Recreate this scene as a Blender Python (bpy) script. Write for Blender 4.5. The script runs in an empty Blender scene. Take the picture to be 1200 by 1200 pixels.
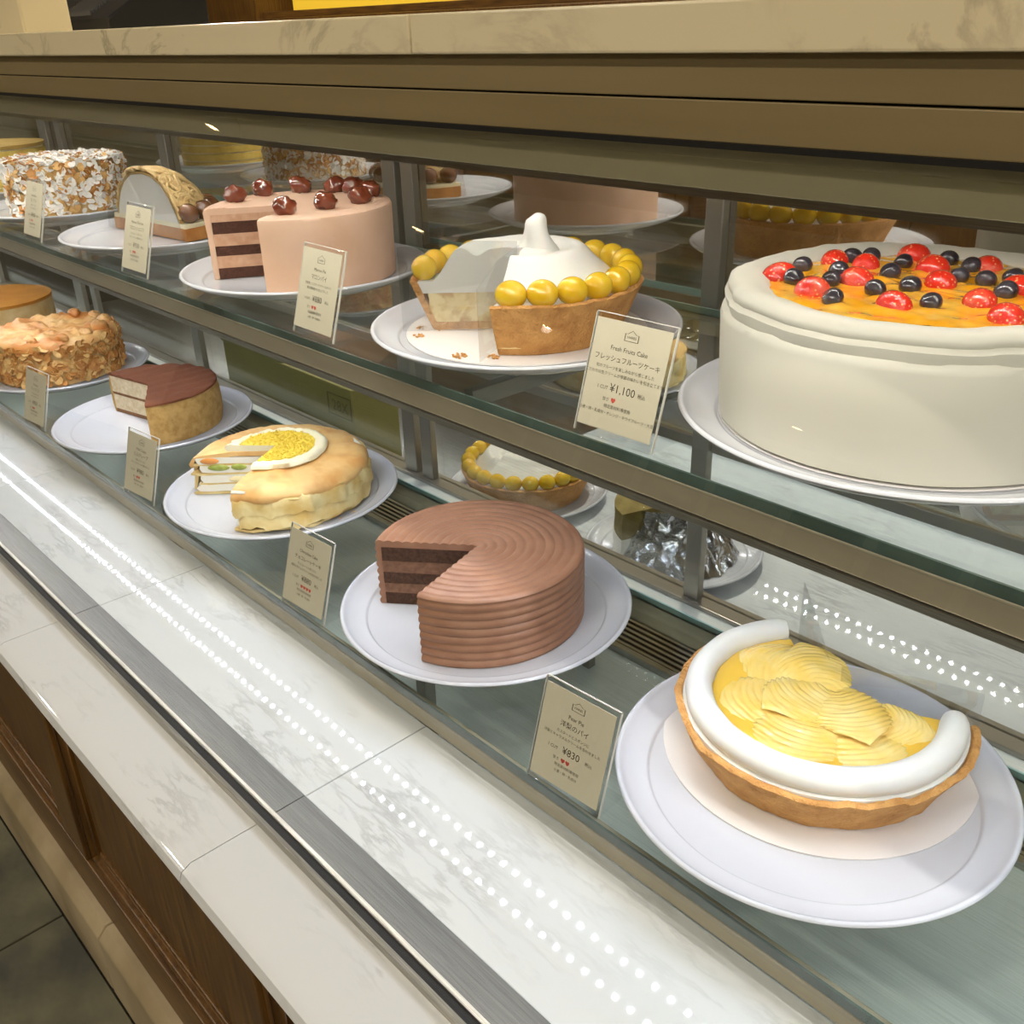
import bpy, bmesh, math, random
from math import sin, cos, pi, radians, sqrt, hypot, atan2, exp
from mathutils import Vector, Matrix, noise as mnoise

random.seed(7)
SC = bpy.context.scene
COL = SC.collection
H = 1.154                      # camera height; heights below are given relative to the camera, H lifts them to the floor

# ------------------------------------------------------------------ camera, world, exposure
cam_d = bpy.data.cameras.new('camera')
cam_d.sensor_width = 36.0
cam_d.lens = 1139.98 / 1200 * 36.0
cam_d.clip_start = 0.01
cam = bpy.data.objects.new('camera', cam_d)
COL.objects.link(cam)
_r = Vector((0.68259, 0.730271, -0.0278366))
_u = Vector((-0.3089856, 0.3229108, 0.8945706))
_f = Vector((-0.6622677, 0.602024, -0.446059))
cam.matrix_world = Matrix(((_r.x, _u.x, -_f.x, 0), (_r.y, _u.y, -_f.y, 0), (_r.z, _u.z, -_f.z, H), (0, 0, 0, 1)))
SC.camera = cam

w = bpy.data.worlds.new('world')
SC.world = w
w.use_nodes = True
w.node_tree.nodes['Background'].inputs[0].default_value = (1.0, 0.80, 0.52, 1)
w.node_tree.nodes['Background'].inputs[1].default_value = 0.10

SC.view_settings.view_transform = 'Standard'
SC.view_settings.look = 'None'
SC.view_settings.gamma = 1.0
SC.view_settings.use_curve_mapping = False
SC.view_settings.exposure = 0.0
SC.cycles.max_bounces = 14
SC.cycles.transparent_max_bounces = 40
SC.cycles.glossy_bounces = 6
SC.cycles.transmission_bounces = 8
SC.cycles.diffuse_bounces = 4

LED_POWER_TOP = 400.0
LED_POWER_CANOPY = 260.0
LED_POWER_LOW = 165.0
DOWNLIGHT_W = 70.0

# ------------------------------------------------------------------ helpers
def lin(h):
    h = h.lstrip('#')
    out = []
    for i in (0, 2, 4):
        c = int(h[i:i + 2], 16) / 255
        out.append(c / 12.92 if c <= 0.04045 else ((c + 0.055) / 1.055) ** 2.4)
    return (out[0], out[1], out[2], 1)

MATS = {}
def nodes_of(m):
    m.use_nodes = True
    return m.node_tree.nodes, m.node_tree.links

def mat(name, col, rough=0.5, spec=0.5, metal=0.0, col2=None, nscale=40, bump=0.0, bscale=120, coat=0.0, sss=0.0,
        sss_col=None, contrast=(0.35, 0.65), detail=4, bdist=0.002, transmission=0.0, emit=None, stretch=None):
    if name in MATS:
        return MATS[name]
    m = bpy.data.materials.new(name)
    N, L = nodes_of(m)
    p = N['Principled BSDF']
    p.inputs['Base Color'].default_value = lin(col)
    p.inputs['Roughness'].default_value = rough
    p.inputs['Metallic'].default_value = metal
    p.inputs['Specular IOR Level'].default_value = spec
    p.inputs['Coat Weight'].default_value = coat
    p.inputs['Coat Roughness'].default_value = 0.08
    if transmission:
        p.inputs['Transmission Weight'].default_value = transmission
    if sss:
        p.inputs['Subsurface Weight'].default_value = sss
        p.inputs['Subsurface Radius'].default_value = (0.006, 0.004, 0.002)
        p.inputs['Subsurface Scale'].default_value = 1.0
    g = N.new('ShaderNodeNewGeometry')
    vec = g.outputs['Position']
    if stretch:
        mp = N.new('ShaderNodeMapping')
        mp.inputs['Scale'].default_value = stretch
        L.new(vec, mp.inputs['Vector'])
        vec = mp.outputs['Vector']
    if col2:
        t = N.new('ShaderNodeTexNoise')
        t.inputs['Scale'].default_value = nscale
        t.inputs['Detail'].default_value = detail
        L.new(vec, t.inputs['Vector'])
        r = N.new('ShaderNodeValToRGB')
        r.color_ramp.elements[0].position = contrast[0]
        r.color_ramp.elements[1].position = contrast[1]
        r.color_ramp.elements[0].color = lin(col)
        r.color_ramp.elements[1].color = lin(col2)
        L.new(t.outputs['Fac'], r.inputs['Fac'])
        L.new(r.outputs['Color'], p.inputs['Base Color'])
    if bump:
        t2 = N.new('ShaderNodeTexNoise')
        t2.inputs['Scale'].default_value = bscale
        t2.inputs['Detail'].default_value = 3
        L.new(vec, t2.inputs['Vector'])
        b = N.new('ShaderNodeBump')
        b.inputs['Strength'].default_value = bump
        b.inputs['Distance'].default_value = bdist
        L.new(t2.outputs['Fac'], b.inputs['Height'])
        L.new(b.outputs['Normal'], p.inputs['Normal'])
    if emit:
        p.inputs['Emission Color'].default_value = lin(emit[0])
        p.inputs['Emission Strength'].default_value = emit[1]
    MATS[name] = m
    return m

def glass_mat(name, tint=(0.96, 0.98, 0.97), refl=(1, 1, 1), base=0.0, ior=1.45, rough=0.0, fixed=None):
    """thin clear sheet: transparent with a Fresnel (or fixed) mirror share"""
    m = bpy.data.materials.new(name)
    N, L = nodes_of(m)
    N.remove(N['Principled BSDF'])
    out = N['Material Output']
    tr = N.new('ShaderNodeBsdfTransparent'); tr.inputs[0].default_value = (*tint, 1)
    gl = N.new('ShaderNodeBsdfGlossy'); gl.inputs[0].default_value = (*refl, 1); gl.inputs['Roughness'].default_value = rough
    mx = N.new('ShaderNodeMixShader')
    if fixed is not None:
        mx.inputs[0].default_value = fixed
    else:
        lw = N.new('ShaderNodeLayerWeight'); lw.inputs['Blend'].default_value = 0.5
        pw = N.new('ShaderNodeMath'); pw.operation = 'POWER'; pw.inputs[1].default_value = 7.0
        L.new(lw.outputs['Facing'], pw.inputs[0])
        f0 = ((ior - 1) / (ior + 1)) ** 2
        ma = N.new('ShaderNodeMath'); ma.operation = 'MULTIPLY_ADD'; ma.inputs[1].default_value = 1 - f0; ma.inputs[2].default_value = f0
        L.new(pw.outputs[0], ma.inputs[0])
        L.new(ma.outputs[0], mx.inputs[0])
    L.new(tr.outputs[0], mx.inputs[1]); L.new(gl.outputs[0], mx.inputs[2])
    L.new(mx.outputs[0], out.inputs['Surface'])
    MATS[name] = m
    return m

def marble_mat(name, base, vein, scale=9.0, rough=0.12, amount=0.55, angle=0.5, streak=False):
    m = bpy.data.materials.new(name)
    N, L = nodes_of(m)
    p = N['Principled BSDF']
    p.inputs['Roughness'].default_value = rough
    g = N.new('ShaderNodeNewGeometry')
    mp = N.new('ShaderNodeMapping'); mp.inputs['Rotation'].default_value = (0.3, 0.2, angle)
    mp.inputs['Scale'].default_value = (0.8, 3.6, 1.6) if streak else (1.0, 2.2, 1.6)
    L.new(g.outputs['Position'], mp.inputs['Vector'])
    n1 = N.new('ShaderNodeTexNoise'); n1.inputs['Scale'].default_value = scale; n1.inputs['Detail'].default_value = 8
    n1.inputs['Roughness'].default_value = 0.62; n1.inputs['Distortion'].default_value = 0.25 if streak else 0.9
    L.new(mp.outputs['Vector'], n1.inputs['Vector'])
    # veins: thin bands where the noise crosses the middle
    s = N.new('ShaderNodeMath'); s.operation = 'SUBTRACT'; s.inputs[1].default_value = 0.5
    L.new(n1.outputs['Fac'], s.inputs[0])
    ab = N.new('ShaderNodeMath'); ab.operation = 'ABSOLUTE'; L.new(s.outputs[0], ab.inputs[0])
    mr = N.new('ShaderNodeMapRange'); mr.inputs['From Min'].default_value = 0.0; mr.inputs['From Max'].default_value = 0.05
    mr.inputs['To Min'].default_value = 1.0; mr.inputs['To Max'].default_value = 0.0
    L.new(ab.outputs[0], mr.inputs['Value'])
    n2 = N.new('ShaderNodeTexNoise'); n2.inputs['Scale'].default_value = scale * 0.6; n2.inputs['Detail'].default_value = 3
    L.new(g.outputs['Position'], n2.inputs['Vector'])
    mr2 = N.new('ShaderNodeMapRange'); mr2.inputs['From Min'].default_value = 0.45; mr2.inputs['From Max'].default_value = 0.72
    L.new(n2.outputs['Fac'], mr2.inputs['Value'])
    mu = N.new('ShaderNodeMath'); mu.operation = 'MULTIPLY'
    L.new(mr.outputs[0], mu.inputs[0]); L.new(mr2.outputs[0], mu.inputs[1])
    mu2 = N.new('ShaderNodeMath'); mu2.operation = 'MULTIPLY'; mu2.inputs[1].default_value = amount
    L.new(mu.outputs[0], mu2.inputs[0])
    mx = N.new('ShaderNodeMix'); mx.data_type = 'RGBA'
    mx.inputs['A'].default_value = lin(base); mx.inputs['B'].default_value = lin(vein)
    L.new(mu2.outputs[0], mx.inputs['Factor'])
    L.new(mx.outputs['Result'], p.inputs['Base Color'])
    MATS[name] = m
    return m

def wood_mat(name, c1, c2, rough=0.4, axis=2, scale=9):
    st = [16.0, 16.0, 16.0]; st[axis] = 1.3
    m = mat(name, c1, rough=rough, col2=c2, nscale=scale, stretch=tuple(st), contrast=(0.3, 0.7), detail=6)
    return m

class MB:
    """collects geometry for ONE mesh"""
    def __init__(self):
        self.v = []; self.f = []; self.m = []
    def add(self, vs, fs, mi=0):
        k = len(self.v)
        self.v += [tuple(p) for p in vs]
        self.f += [tuple(k + i for i in f) for f in fs]
        self.m += [mi] * len(fs)
    def box(self, x0, x1, y0, y1, z0, z1, mi=0):
        vs = [(x0, y0, z0), (x1, y0, z0), (x1, y1, z0), (x0, y1, z0), (x0, y0, z1), (x1, y0, z1), (x1, y1, z1), (x0, y1, z1)]
        self.add(vs, [(0, 3, 2, 1), (4, 5, 6, 7), (0, 1, 5, 4), (1, 2, 6, 5), (2, 3, 7, 6), (3, 0, 4, 7)], mi)
        return self
    def prism(self, sec, x0, x1, mi=0):
        """(y,z) outline extruded along x"""
        n = len(sec)
        vs = [(x0, y, z) for y, z in sec] + [(x1, y, z) for y, z in sec]
        fs = [(i, (i + 1) % n, n + (i + 1) % n, n + i) for i in range(n)]
        fs += [tuple(range(n - 1, -1, -1)), tuple(range(n, 2 * n))]
        self.add(vs, fs, mi)
        return self
    def lathe(self, sec, a0=0.0, a1=360.0, n=96, disp=None, mi=0):
        """closed (r,z) outline swept about z; partial sweeps get end faces"""
        full = abs(a1 - a0) >= 359.9
        k = len(sec)
        rows = n if full else n + 1
        vs = []
        for i in range(rows):
            a = radians(a0 + (a1 - a0) * i / n)
            for j, (r, z) in enumerate(sec):
                if disp:
                    r, z = disp(r, z, a)
                vs.append((r * cos(a), r * sin(a), z))
        fs = []
        for i in range(n):
            i2 = (i + 1) % rows
            for j in range(k):
                j2 = (j + 1) % k
                if sec[j][0] < 1e-6 and sec[j2][0] < 1e-6:
                    continue
                fs.append((i * k + j, i2 * k + j, i2 * k + j2, i * k + j2))
        if not full:
            fs.append(tuple(range(k)))
            fs.append(tuple(reversed(range(n * k, n * k + k))))
        self.add(vs, fs, mi)
        return self
    def tube(self, pts, rad, sides=6, mi=0, cap=True):
        pts = [Vector(p) for p in pts]
        vs = []; n = len(pts)
        for i, p in enumerate(pts):
            t = (pts[min(i + 1, n - 1)] - pts[max(i - 1, 0)]).normalized()
            a = t.cross(Vector((0, 0, 1)))
            if a.length < 1e-4: a = t.cross(Vector((1, 0, 0)))
            a.normalize(); b = t.cross(a)
            r = rad[i] if isinstance(rad, (list, tuple)) else rad
            for j in range(sides):
                q = 2 * pi * j / sides
                vs.append(p + a * (r * cos(q)) + b * (r * sin(q)))
        fs = []
        for i in range(n - 1):
            for j in range(sides):
                j2 = (j + 1) % sides
                fs.append((i * sides + j, i * sides + j2, (i + 1) * sides + j2, (i + 1) * sides + j))
        if cap:
            fs.append(tuple(reversed(range(sides)))); fs.append(tuple(range((n - 1) * sides, n * sides)))
        self.add(vs, fs, mi)
        return self
    def ell(self, c, rx, ry, rz, nu=20, nv=12, disp=None, rot=None, mi=0):
        vs = []; c = Vector(c)
        for i in range(nv + 1):
            th = pi * i / nv
            for j in range(nu):
                ph = 2 * pi * j / nu
                d = Vector((sin(th) * cos(ph), sin(th) * sin(ph), cos(th)))
                s = disp(d) if disp else 1.0
                p = Vector((d.x * rx * s, d.y * ry * s, d.z * rz * s))
                if rot: p = rot @ p
                vs.append(c + p)
        fs = []
        for i in range(nv):
            for j in range(nu):
                j2 = (j + 1) % nu
                fs.append((i * nu + j, (i + 1) * nu + j, (i + 1) * nu + j2, i * nu + j2))
        self.add(vs, fs, mi)
        return self
    def mesh(self, name, smooth=35.0, recalc=True, bevel=0.0):
        me = bpy.data.meshes.new(name)
        me.from_pydata(self.v, [], self.f)
        for p, mi in zip(me.polygons, self.m):
            p.material_index = mi
        bm = bmesh.new(); bm.from_mesh(me)
        bmesh.ops.remove_doubles(bm, verts=bm.verts, dist=1e-6)
        bmesh.ops.dissolve_degenerate(bm, dist=1e-7, edges=bm.edges)
        if bevel:
            bmesh.ops.bevel(bm, geom=[e for e in bm.edges if len(e.link_faces) == 2 and e.calc_face_angle(0) > 0.5],
                            offset=bevel, segments=2, affect='EDGES', profile=0.5)
        big = [f for f in bm.faces if len(f.verts) > 4]
        if big: bmesh.ops.triangulate(bm, faces=big)
        if recalc: bmesh.ops.recalc_face_normals(bm, faces=bm.faces)
        if smooth:
            lim = radians(min(smooth, 20.0) if bevel else smooth)
            for f in bm.faces: f.smooth = True
            for e in bm.edges:
                e.smooth = not (len(e.link_faces) == 2 and e.calc_face_angle(0) > lim)
        bm.to_mesh(me); bm.free()
        return me

def obj(name, src, material, parent=None, smooth=35.0, bevel=0.0, loc=None, recalc=True):
    me = src.mesh(name, smooth, recalc, bevel) if isinstance(src, MB) else src
    o = bpy.data.objects.new(name, me)
    if not me.materials:
        for mm in (material if isinstance(material, (list, tuple)) else [material]):
            me.materials.append(mm)
    COL.objects.link(o)
    if parent: o.parent = parent
    if loc: o.location = loc
    return o

def tag(o, label, cat, group=None, kind=None):
    o['label'] = label; o['category'] = cat
    if group: o['group'] = group
    if kind: o['kind'] = kind
    return o

def thing(name, label, cat, loc=(0, 0, 0), rz=0.0, group=None):
    o = bpy.data.objects.new(name, None)
    o.empty_display_size = 0.02
    COL.objects.link(o)
    o.location = loc; o.rotation_euler = (0, 0, radians(rz))
    tag(o, label, cat, group)
    return o

def struct(o):
    o['kind'] = 'structure'
    return o

def copies(src_root, loc, rz=0.0, label=None):
    r = src_root.copy(); COL.objects.link(r); r.location = loc; r.rotation_euler = (0, 0, radians(rz))
    if label: r['label'] = label
    for ch in [o for o in bpy.data.objects if o.parent == src_root]:
        c = ch.copy(); COL.objects.link(c); c.parent = r
        for g in [o for o in bpy.data.objects if o.parent == ch]:
            d = g.copy(); COL.objects.link(d); d.parent = c
    return r

def fbm(x, y, z, o=4):
    return mnoise.fractal(Vector((x, y, z)), 1.0, 2.0, o, noise_basis='PERLIN_ORIGINAL')

# ------------------------------------------------------------------ materials
M_MARBLE = marble_mat('white_marble', '#d0d3d5', '#868788', scale=14, rough=0.035, amount=0.5, streak=True)
M_MARBLE_WARM = marble_mat('cream_marble', '#e0d3b0', '#6f6046', scale=9, rough=0.22, amount=0.8)
M_STEEL = mat('brushed_steel', '#b9b7b0', rough=0.28, metal=1.0, col2='#9d9a92', nscale=30, stretch=(1.0, 60, 60))
M_STEEL_DK = mat('dark_steel', '#6a6a69', rough=0.30, metal=0.6, col2='#575858', nscale=25, stretch=(1.0, 60, 60))
M_DECK = mat('deck_steel', '#d3d8d5', rough=0.3, metal=0.1, col2='#c3c9c6', nscale=20, stretch=(1.0, 40, 40))
M_ALU = mat('door_aluminium', '#8f8b82', rough=0.28, metal=0.6)
M_BAR = mat('shelf_bar_steel', '#a0967f', rough=0.32, metal=0.45, col2='#978d77', nscale=5, stretch=(3.0, 12, 12))
M_FASCIA = mat('bronze_fascia', '#8c7c59', rough=0.42, metal=0.15, col2='#857552', nscale=6, stretch=(0.6, 10, 10))
M_VAL = mat('valance_grey', '#b3a988', rough=0.45, metal=0.05)
M_BLACK = mat('black_rubber', '#141311', rough=0.5)
M_WOOD = wood_mat('dark_oak', '#6d4c1f', '#452d11', rough=0.38, axis=2)
M_WOODX = wood_mat('dark_oak_rail', '#6d4c1f', '#452d11', rough=0.38, axis=0)
M_PLINTH = mat('stone_plinth', '#a9997a', rough=0.5, col2='#8b7c5e', nscale=9)
M_FLOOR = mat('slate_tile', '#66644f', rough=0.5, col2='#3f4038', nscale=9, bump=0.3, bscale=14, detail=8, bdist=0.01)
M_GROUT = mat('floor_grout', '#3c382e', rough=0.8)
M_PLATE = mat('white_porcelain', '#c6c8cf', rough=0.07, spec=0.5)
M_GLASS = glass_mat('front_glass_clear', tint=(0.975, 0.985, 0.98), ior=1.3)
M_SHELF = glass_mat('shelf_glass', tint=(0.955, 0.98, 0.972), ior=1.42)
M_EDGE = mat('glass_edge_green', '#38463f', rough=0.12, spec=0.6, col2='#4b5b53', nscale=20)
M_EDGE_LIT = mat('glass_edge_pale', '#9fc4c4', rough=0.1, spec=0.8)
M_ACRYL = glass_mat('clear_acrylic', tint=(0.97, 0.975, 0.98), ior=1.4)
M_FILM = glass_mat('clear_film', tint=(0.92, 0.925, 0.925), ior=1.75, rough=0.04)
M_MIRROR = glass_mat('half_mirror_door_glass', tint=(0.96, 0.965, 0.95), refl=(0.95, 0.94, 0.90), fixed=0.62, rough=0.004)
M_DOORCLEAR = glass_mat('door_clear_glass', tint=(0.88, 0.90, 0.90), ior=1.6)
M_CARD = mat('card_paper', '#b3ac96', rough=0.7)
M_INK = mat('card_ink', '#4b463d', rough=0.8)
M_INK_RED = mat('card_ink_red', '#b4493c', rough=0.8)
M_LED = mat('led_emitter', '#ffffff', emit=('#f4f7ff', 1.0))

def hexstr_emit(name, colour, strength):
    m = bpy.data.materials.new(name)
    N, L = nodes_of(m)
    N.remove(N['Principled BSDF'])
    e = N.new('ShaderNodeEmission'); e.inputs[0].default_value = lin(colour); e.inputs[1].default_value = strength
    L.new(e.outputs[0], N['Material Output'].inputs['Surface'])
    return m
M_LED_TOP = hexstr_emit('led_top', '#fff9f0', LED_POWER_TOP)
M_LED_CAN = hexstr_emit('led_canopy', '#fff9f0', LED_POWER_CANOPY)
M_LED_LOW = hexstr_emit('led_low', '#e6eeff', LED_POWER_LOW)

# ------------------------------------------------------------------ room
X0, X1 = -4.4, 0.62            # extent of the case along x
def zz(z): return z + H

floor = struct(obj('floor', MB().box(-9, 4, -9, 4, -0.05, -0.006), M_GROUT))
tile_me = MB().box(-0.2985, 0.2985, -0.2985, 0.2985, -0.006, 0.0).mesh('floor_tile', bevel=0.0015)
tile_me.materials.append(M_FLOOR)
for i in range(-7, 3):
    for j in range(-4, 1):
        obj('floor_tile', tile_me, M_FLOOR, floor, loc=(-0.92 + i * 0.6 + 0.3 * (j % 2), -0.110 + j * 0.6, 0))

M_WALLW = mat('wall_plaster', '#d2c3a2', rough=0.8)
M_CEIL = mat('ceiling_paint', '#c8bb9f', rough=0.9)
struct(obj('ceiling', MB().box(-9, 4, -9, 4, 2.66, 2.72), M_CEIL))
wl = struct(obj('wall_left', MB().box(-9.1, -9, -9, 4, 0, 2.66), M_WALLW))
wr = struct(obj('wall_right', MB().box(4, 4.1, -9, 4, 0, 2.66), M_WALLW))
wf = struct(obj('wall_front', MB().box(-9, 4, -9.1, -9, 0, 2.66), M_WALLW))
for i in range(13):
    obj('wall_panel', MB().box(-8.9 + i, -8.05 + i, -9.0, -8.97, 0.1, 2.3), M_WOOD, wf, bevel=0.004)
wb = struct(obj('wall_back', MB().box(-9, 4, 2.6, 2.7, 0, 2.66), M_WALLW))
M_WTILE = mat('cream_wall_tile', '#d8cda6', rough=0.25)
wt_me = MB().box(-0.147, 0.147, -0.008, 0.0, -0.047, 0.047).mesh('wall_tile', bevel=0.002)
wt_me.materials.append(M_WTILE)
for r in range(7):
    for c in range(14):
        obj('wall_tile', wt_me, M_WTILE, wb, loc=(-7.4 + c * 0.3 + 0.15 * (r % 2), 2.6, 0.92 + r * 0.1))

# ------------------------------------------------------------------ display case
case = thing('display_case', 'long glass-fronted cake counter with marble sills and dark wooden base', 'display case', (0, 0, 0))

# plinth and wooden base
PL0 = -1.054
for i in range(9):
    a = -4.4 + i * 0.56
    obj('plinth_stone', MB().prism([(0.19, 0), (0.26, 0), (0.26, zz(PL0) + 0.015), (0.203, zz(PL0) + 0.015), (0.19, zz(PL0))], a, a + 0.558), M_PLINTH, case, bevel=0.003)
obj('base_carcass', MB().box(X0, X1, 0.232, 0.82, 0.02, zz(-0.656)), M_WOOD, case)
zt, zb = zz(-0.588), zz(PL0) + 0.0155
obj('top_rail', MB().box(X0, X1, 0.212, 0.24, zt - 0.07, zt), M_WOODX, case, bevel=0.002)
obj('bottom_rail', MB().box(X0, X1, 0.212, 0.24, zb, zb + 0.075), M_WOODX, case, bevel=0.002)
PITCH = 0.50
for i in range(11):
    xc = -1.125 + (i - 7) * PITCH
    obj('stile', MB().box(xc - 0.04, xc + 0.04, 0.213, 0.24, zb + 0.075, zt - 0.07), M_WOOD, case, bevel=0.002)
    # raised field with a stepped frame
    xa, xb2 = xc + 0.04, xc + PITCH - 0.04
    mo = MB()
    for k, (d, y) in enumerate(((0.0, 0.218), (0.014, 0.224))):
        w_ = 0.013
        za, zc = zb + 0.075 + d, zt - 0.07 - d
        mo.box(xa + d, xa + d + w_, y, 0.24, za, zc).box(xb2 - d - w_, xb2 - d, y, 0.24, za, zc)
        mo.box(xa + d + w_, xb2 - d - w_, y, 0.24, za, za + w_).box(xa + d + w_, xb2 - d - w_, y, 0.24, zc - w_, zc)
    obj('panel_moulding', mo, M_WOOD, case, bevel=0.002)
    obj('wood_panel', MB().box(xa + 0.028, xb2 - 0.028, 0.227, 0.24, zb + 0.103, zt - 0.098), M_WOOD, case, bevel=0.004)

# marble sill: outer slabs, steel strip and inner slabs, each with its joints
ZS = -0.56
for i in range(13):
    a = -0.572 + (i - 9) * 0.42
    b = min(a + 0.419, X1)
    if a >= X1: continue
    sec = [(0.246, zz(ZS)), (0.246, zz(ZS) - 0.026), (0.180, zz(ZS) - 0.026), (0.173, zz(ZS) - 0.022), (0.169, zz(ZS) - 0.012), (0.172, zz(ZS) - 0.004), (0.180, zz(ZS))]
    obj('outer_sill_slab', MB().prism(sec, a, b), M_MARBLE, case)
    obj('steel_strip', MB().box(a, b, 0.2475, 0.281, zz(ZS) - 0.02, zz(ZS) + 0.001), M_STEEL_DK, case)
    a2 = a + 0.21 * 0
    obj('inner_sill_slab', MB().box(a2, b, 0.2815, 0.408, zz(ZS) - 0.026, zz(ZS)), M_MARBLE, case, bevel=0.0008)
obj('sill_core', MB().box(X0, X1, 0.20, 0.41, zz(-0.655), zz(ZS) - 0.026), M_BLACK, case)
# channel that holds the front glass
ch = obj('glass_channel', MB().box(X0, X1, 0.2365, 0.2405, zz(ZS), zz(ZS) + 0.007).box(X0, X1, 0.2475, 0.2515, zz(ZS), zz(ZS) + 0.006), M_STEEL, case)
obj('rubber_gasket', MB().box(X0, X1, 0.2405, 0.2475, zz(ZS), zz(ZS) + 0.0045), M_BLACK, ch)
# front glass, leaning back to the fascia
fg = MB()
y0, za, y1, zc = 0.2425, ZS + 0.004, 0.402, -0.056
tn = 0.006
fg.prism([(y0, zz(za)), (y0 + tn, zz(za)), (y1 + tn, zz(zc)), (y1, zz(zc))], X0, X1)
obj('front_glass', fg, M_GLASS, case)

# deck of the case, grille, back doors
obj('case_deck', MB().box(X0, X1, 0.41, 0.85, zz(-0.655), zz(-0.63)), M_DECK, case)
obj('grille_frame', MB().box(X0, X1, 0.690, 0.698, zz(-0.63), zz(-0.622)).box(X0, X1, 0.766, 0.776, zz(-0.63), zz(-0.622)), M_STEEL, case)
gb = obj('grille_slot_bed', MB().box(X0, X1, 0.698, 0.766, zz(-0.63), zz(-0.6285)), M_BLACK, case)
sl_me = MB().box(X0, X1, -0.002, 0.002, 0, 0.005).mesh('grille_slat'); sl_me.materials.append(M_STEEL)
for k in range(8):
    obj('grille_slat', sl_me, M_STEEL, gb, loc=(0, 0.703 + k * 0.0083, zz(-0.6285)))
YD = 0.845
obj('door_track', MB().box(X0, X1, YD - 0.02, YD + 0.012, zz(-0.63), zz(-0.624)), M_ALU, case, bevel=0.001)
obj('door_head_rail', MB().box(X0, X1, YD - 0.02, YD + 0.035, zz(-0.075), zz(-0.035)), M_ALU, case, bevel=0.001)
dr = obj('mirror_door', MB().box(X0, X1, YD, YD + 0.004, zz(-0.42), zz(-0.075)), M_MIRROR, case)
obj('clear_door', MB().box(X0, X1, YD, YD + 0.004, zz(-0.624), zz(-0.434)), M_DOORCLEAR, case)
obj('door_mid_rail', MB().box(X0, X1, YD - 0.004, YD + 0.008, zz(-0.4335), zz(-0.4205)), M_ALU, case, bevel=0.001)
for xs, wd in ((-0.601, 0.022), (-1.108, 0.026), (-1.150, 0.030), (-1.855, 0.034), (-2.375, 0.03), (-2.47, 0.05), (-3.1, 0.03), (-3.7, 0.03), (0.18, 0.03)):
    st = obj('door_stile', MB().box(xs - wd / 2, xs + wd / 2, YD - 0.012, YD - 0.0005, zz(-0.624), zz(-0.075)), M_ALU, dr, bevel=0.0015)

# lower shelf
def shelf(prefix, ztop, yf, yb, bar_h, gl=0.008):
    pane = obj(prefix + '_glass', MB().box(X0, X1, yf + 0.002, yb, zz(ztop) - gl, zz(ztop)), M_SHELF, case)
    obj('glass_front_edge', MB().box(X0, X1, yf, yf + 0.002, zz(ztop) - gl, zz(ztop)), M_EDGE, pane)
    obj('glass_back_edge', MB().box(X0, X1, yb, yb + 0.002, zz(ztop) - gl, zz(ztop)), M_EDGE_LIT, pane)
    obj('edge_bar', MB().box(X0, X1, yf - 0.001, yf + 0.012, zz(ztop) - gl - bar_h, zz(ztop) - gl), M_BAR, pane, bevel=0.0012)
    obj('back_bar', MB().box(X0, X1, yb - 0.016, yb + 0.004, zz(ztop) - gl - 0.014, zz(ztop) - gl), M_BAR, pane, bevel=0.0012)
    return pane
ZL, ZU = -0.525, -0.264
lo = shelf('lower_shelf', ZL, 0.401, 0.672, 0.016)
up = shelf('upper_shelf', ZU, 0.474, 0.815, 0.019)
# clear lips along the fronts
obj('acrylic_lip', MB().box(X0, X1, 0.3965, 0.3985, zz(ZL) - 0.008, zz(ZL) + 0.007), M_ACRYL, lo)
obj('acrylic_lip', MB().box(X0, X1, 0.4695, 0.4715, zz(ZU) - 0.008, zz(ZU) + 0.006), M_ACRYL, up)
for xs in (-3.4, -2.43, -1.62, -1.129, -0.60, 0.2):
    obj('shelf_bracket', MB().box(xs - 0.006, xs + 0.006, 0.50, YD - 0.012, zz(ZU) - 0.024, zz(ZU) - 0.0085), M_ALU, up, bevel=0.001)
    obj('shelf_leg', MB().box(xs - 0.007, xs + 0.007, 0.645, 0.656, zz(-0.63), zz(ZL) - 0.022), M_ALU, lo, bevel=0.001)
    obj('shelf_leg', MB().box(xs - 0.007, xs + 0.007, 0.425, 0.437, zz(-0.63), zz(ZL) - 0.0085), M_ALU, lo, bevel=0.001)

# top: fascia boards, dark slot, valance, marble slabs
def yz(y, deg): return zz(-y / math.tan(radians(deg)))
obj('lower_fascia_board', MB().box(X0, X1, 0.400, 0.425, yz(0.40, 82.75), yz(0.40, 85.30)), M_FASCIA, case, bevel=0.0006)
obj('upper_fascia_board', MB().box(X0, X1, 0.400, 0.425, yz(0.40, 85.45), yz(0.39, 88.06)), M_FASCIA, case, bevel=0.0006)
obj('fascia_groove', MB().box(X0, X1, 0.403, 0.42, yz(0.40, 85.30), yz(0.40, 85.45)), M_BLACK, case)
obj('glass_top_gasket', MB().box(X0, X1, 0.3985, 0.425, yz(0.40, 82.35), yz(0.40, 82.75)), M_BLACK, case)
obj('perforated_strip', MB().box(X0, X1, 0.409, 0.425, yz(0.409, 81.75), yz(0.40, 82.36)), M_VAL, case)
for i in range(7):
    a = -4.4 + i * 0.72 + 0.02
    obj('light_valance', MB().box(a, min(a + 0.7185, X1), 0.420, 0.426, yz(0.42, 79.75), yz(0.42, 81.75)), M_VAL, case, bevel=0.0005)
obj('canopy_board', MB().box(X0, X1, 0.425, 0.87, zz(-0.040), zz(-0.0135)), M_FASCIA, case)
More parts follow.
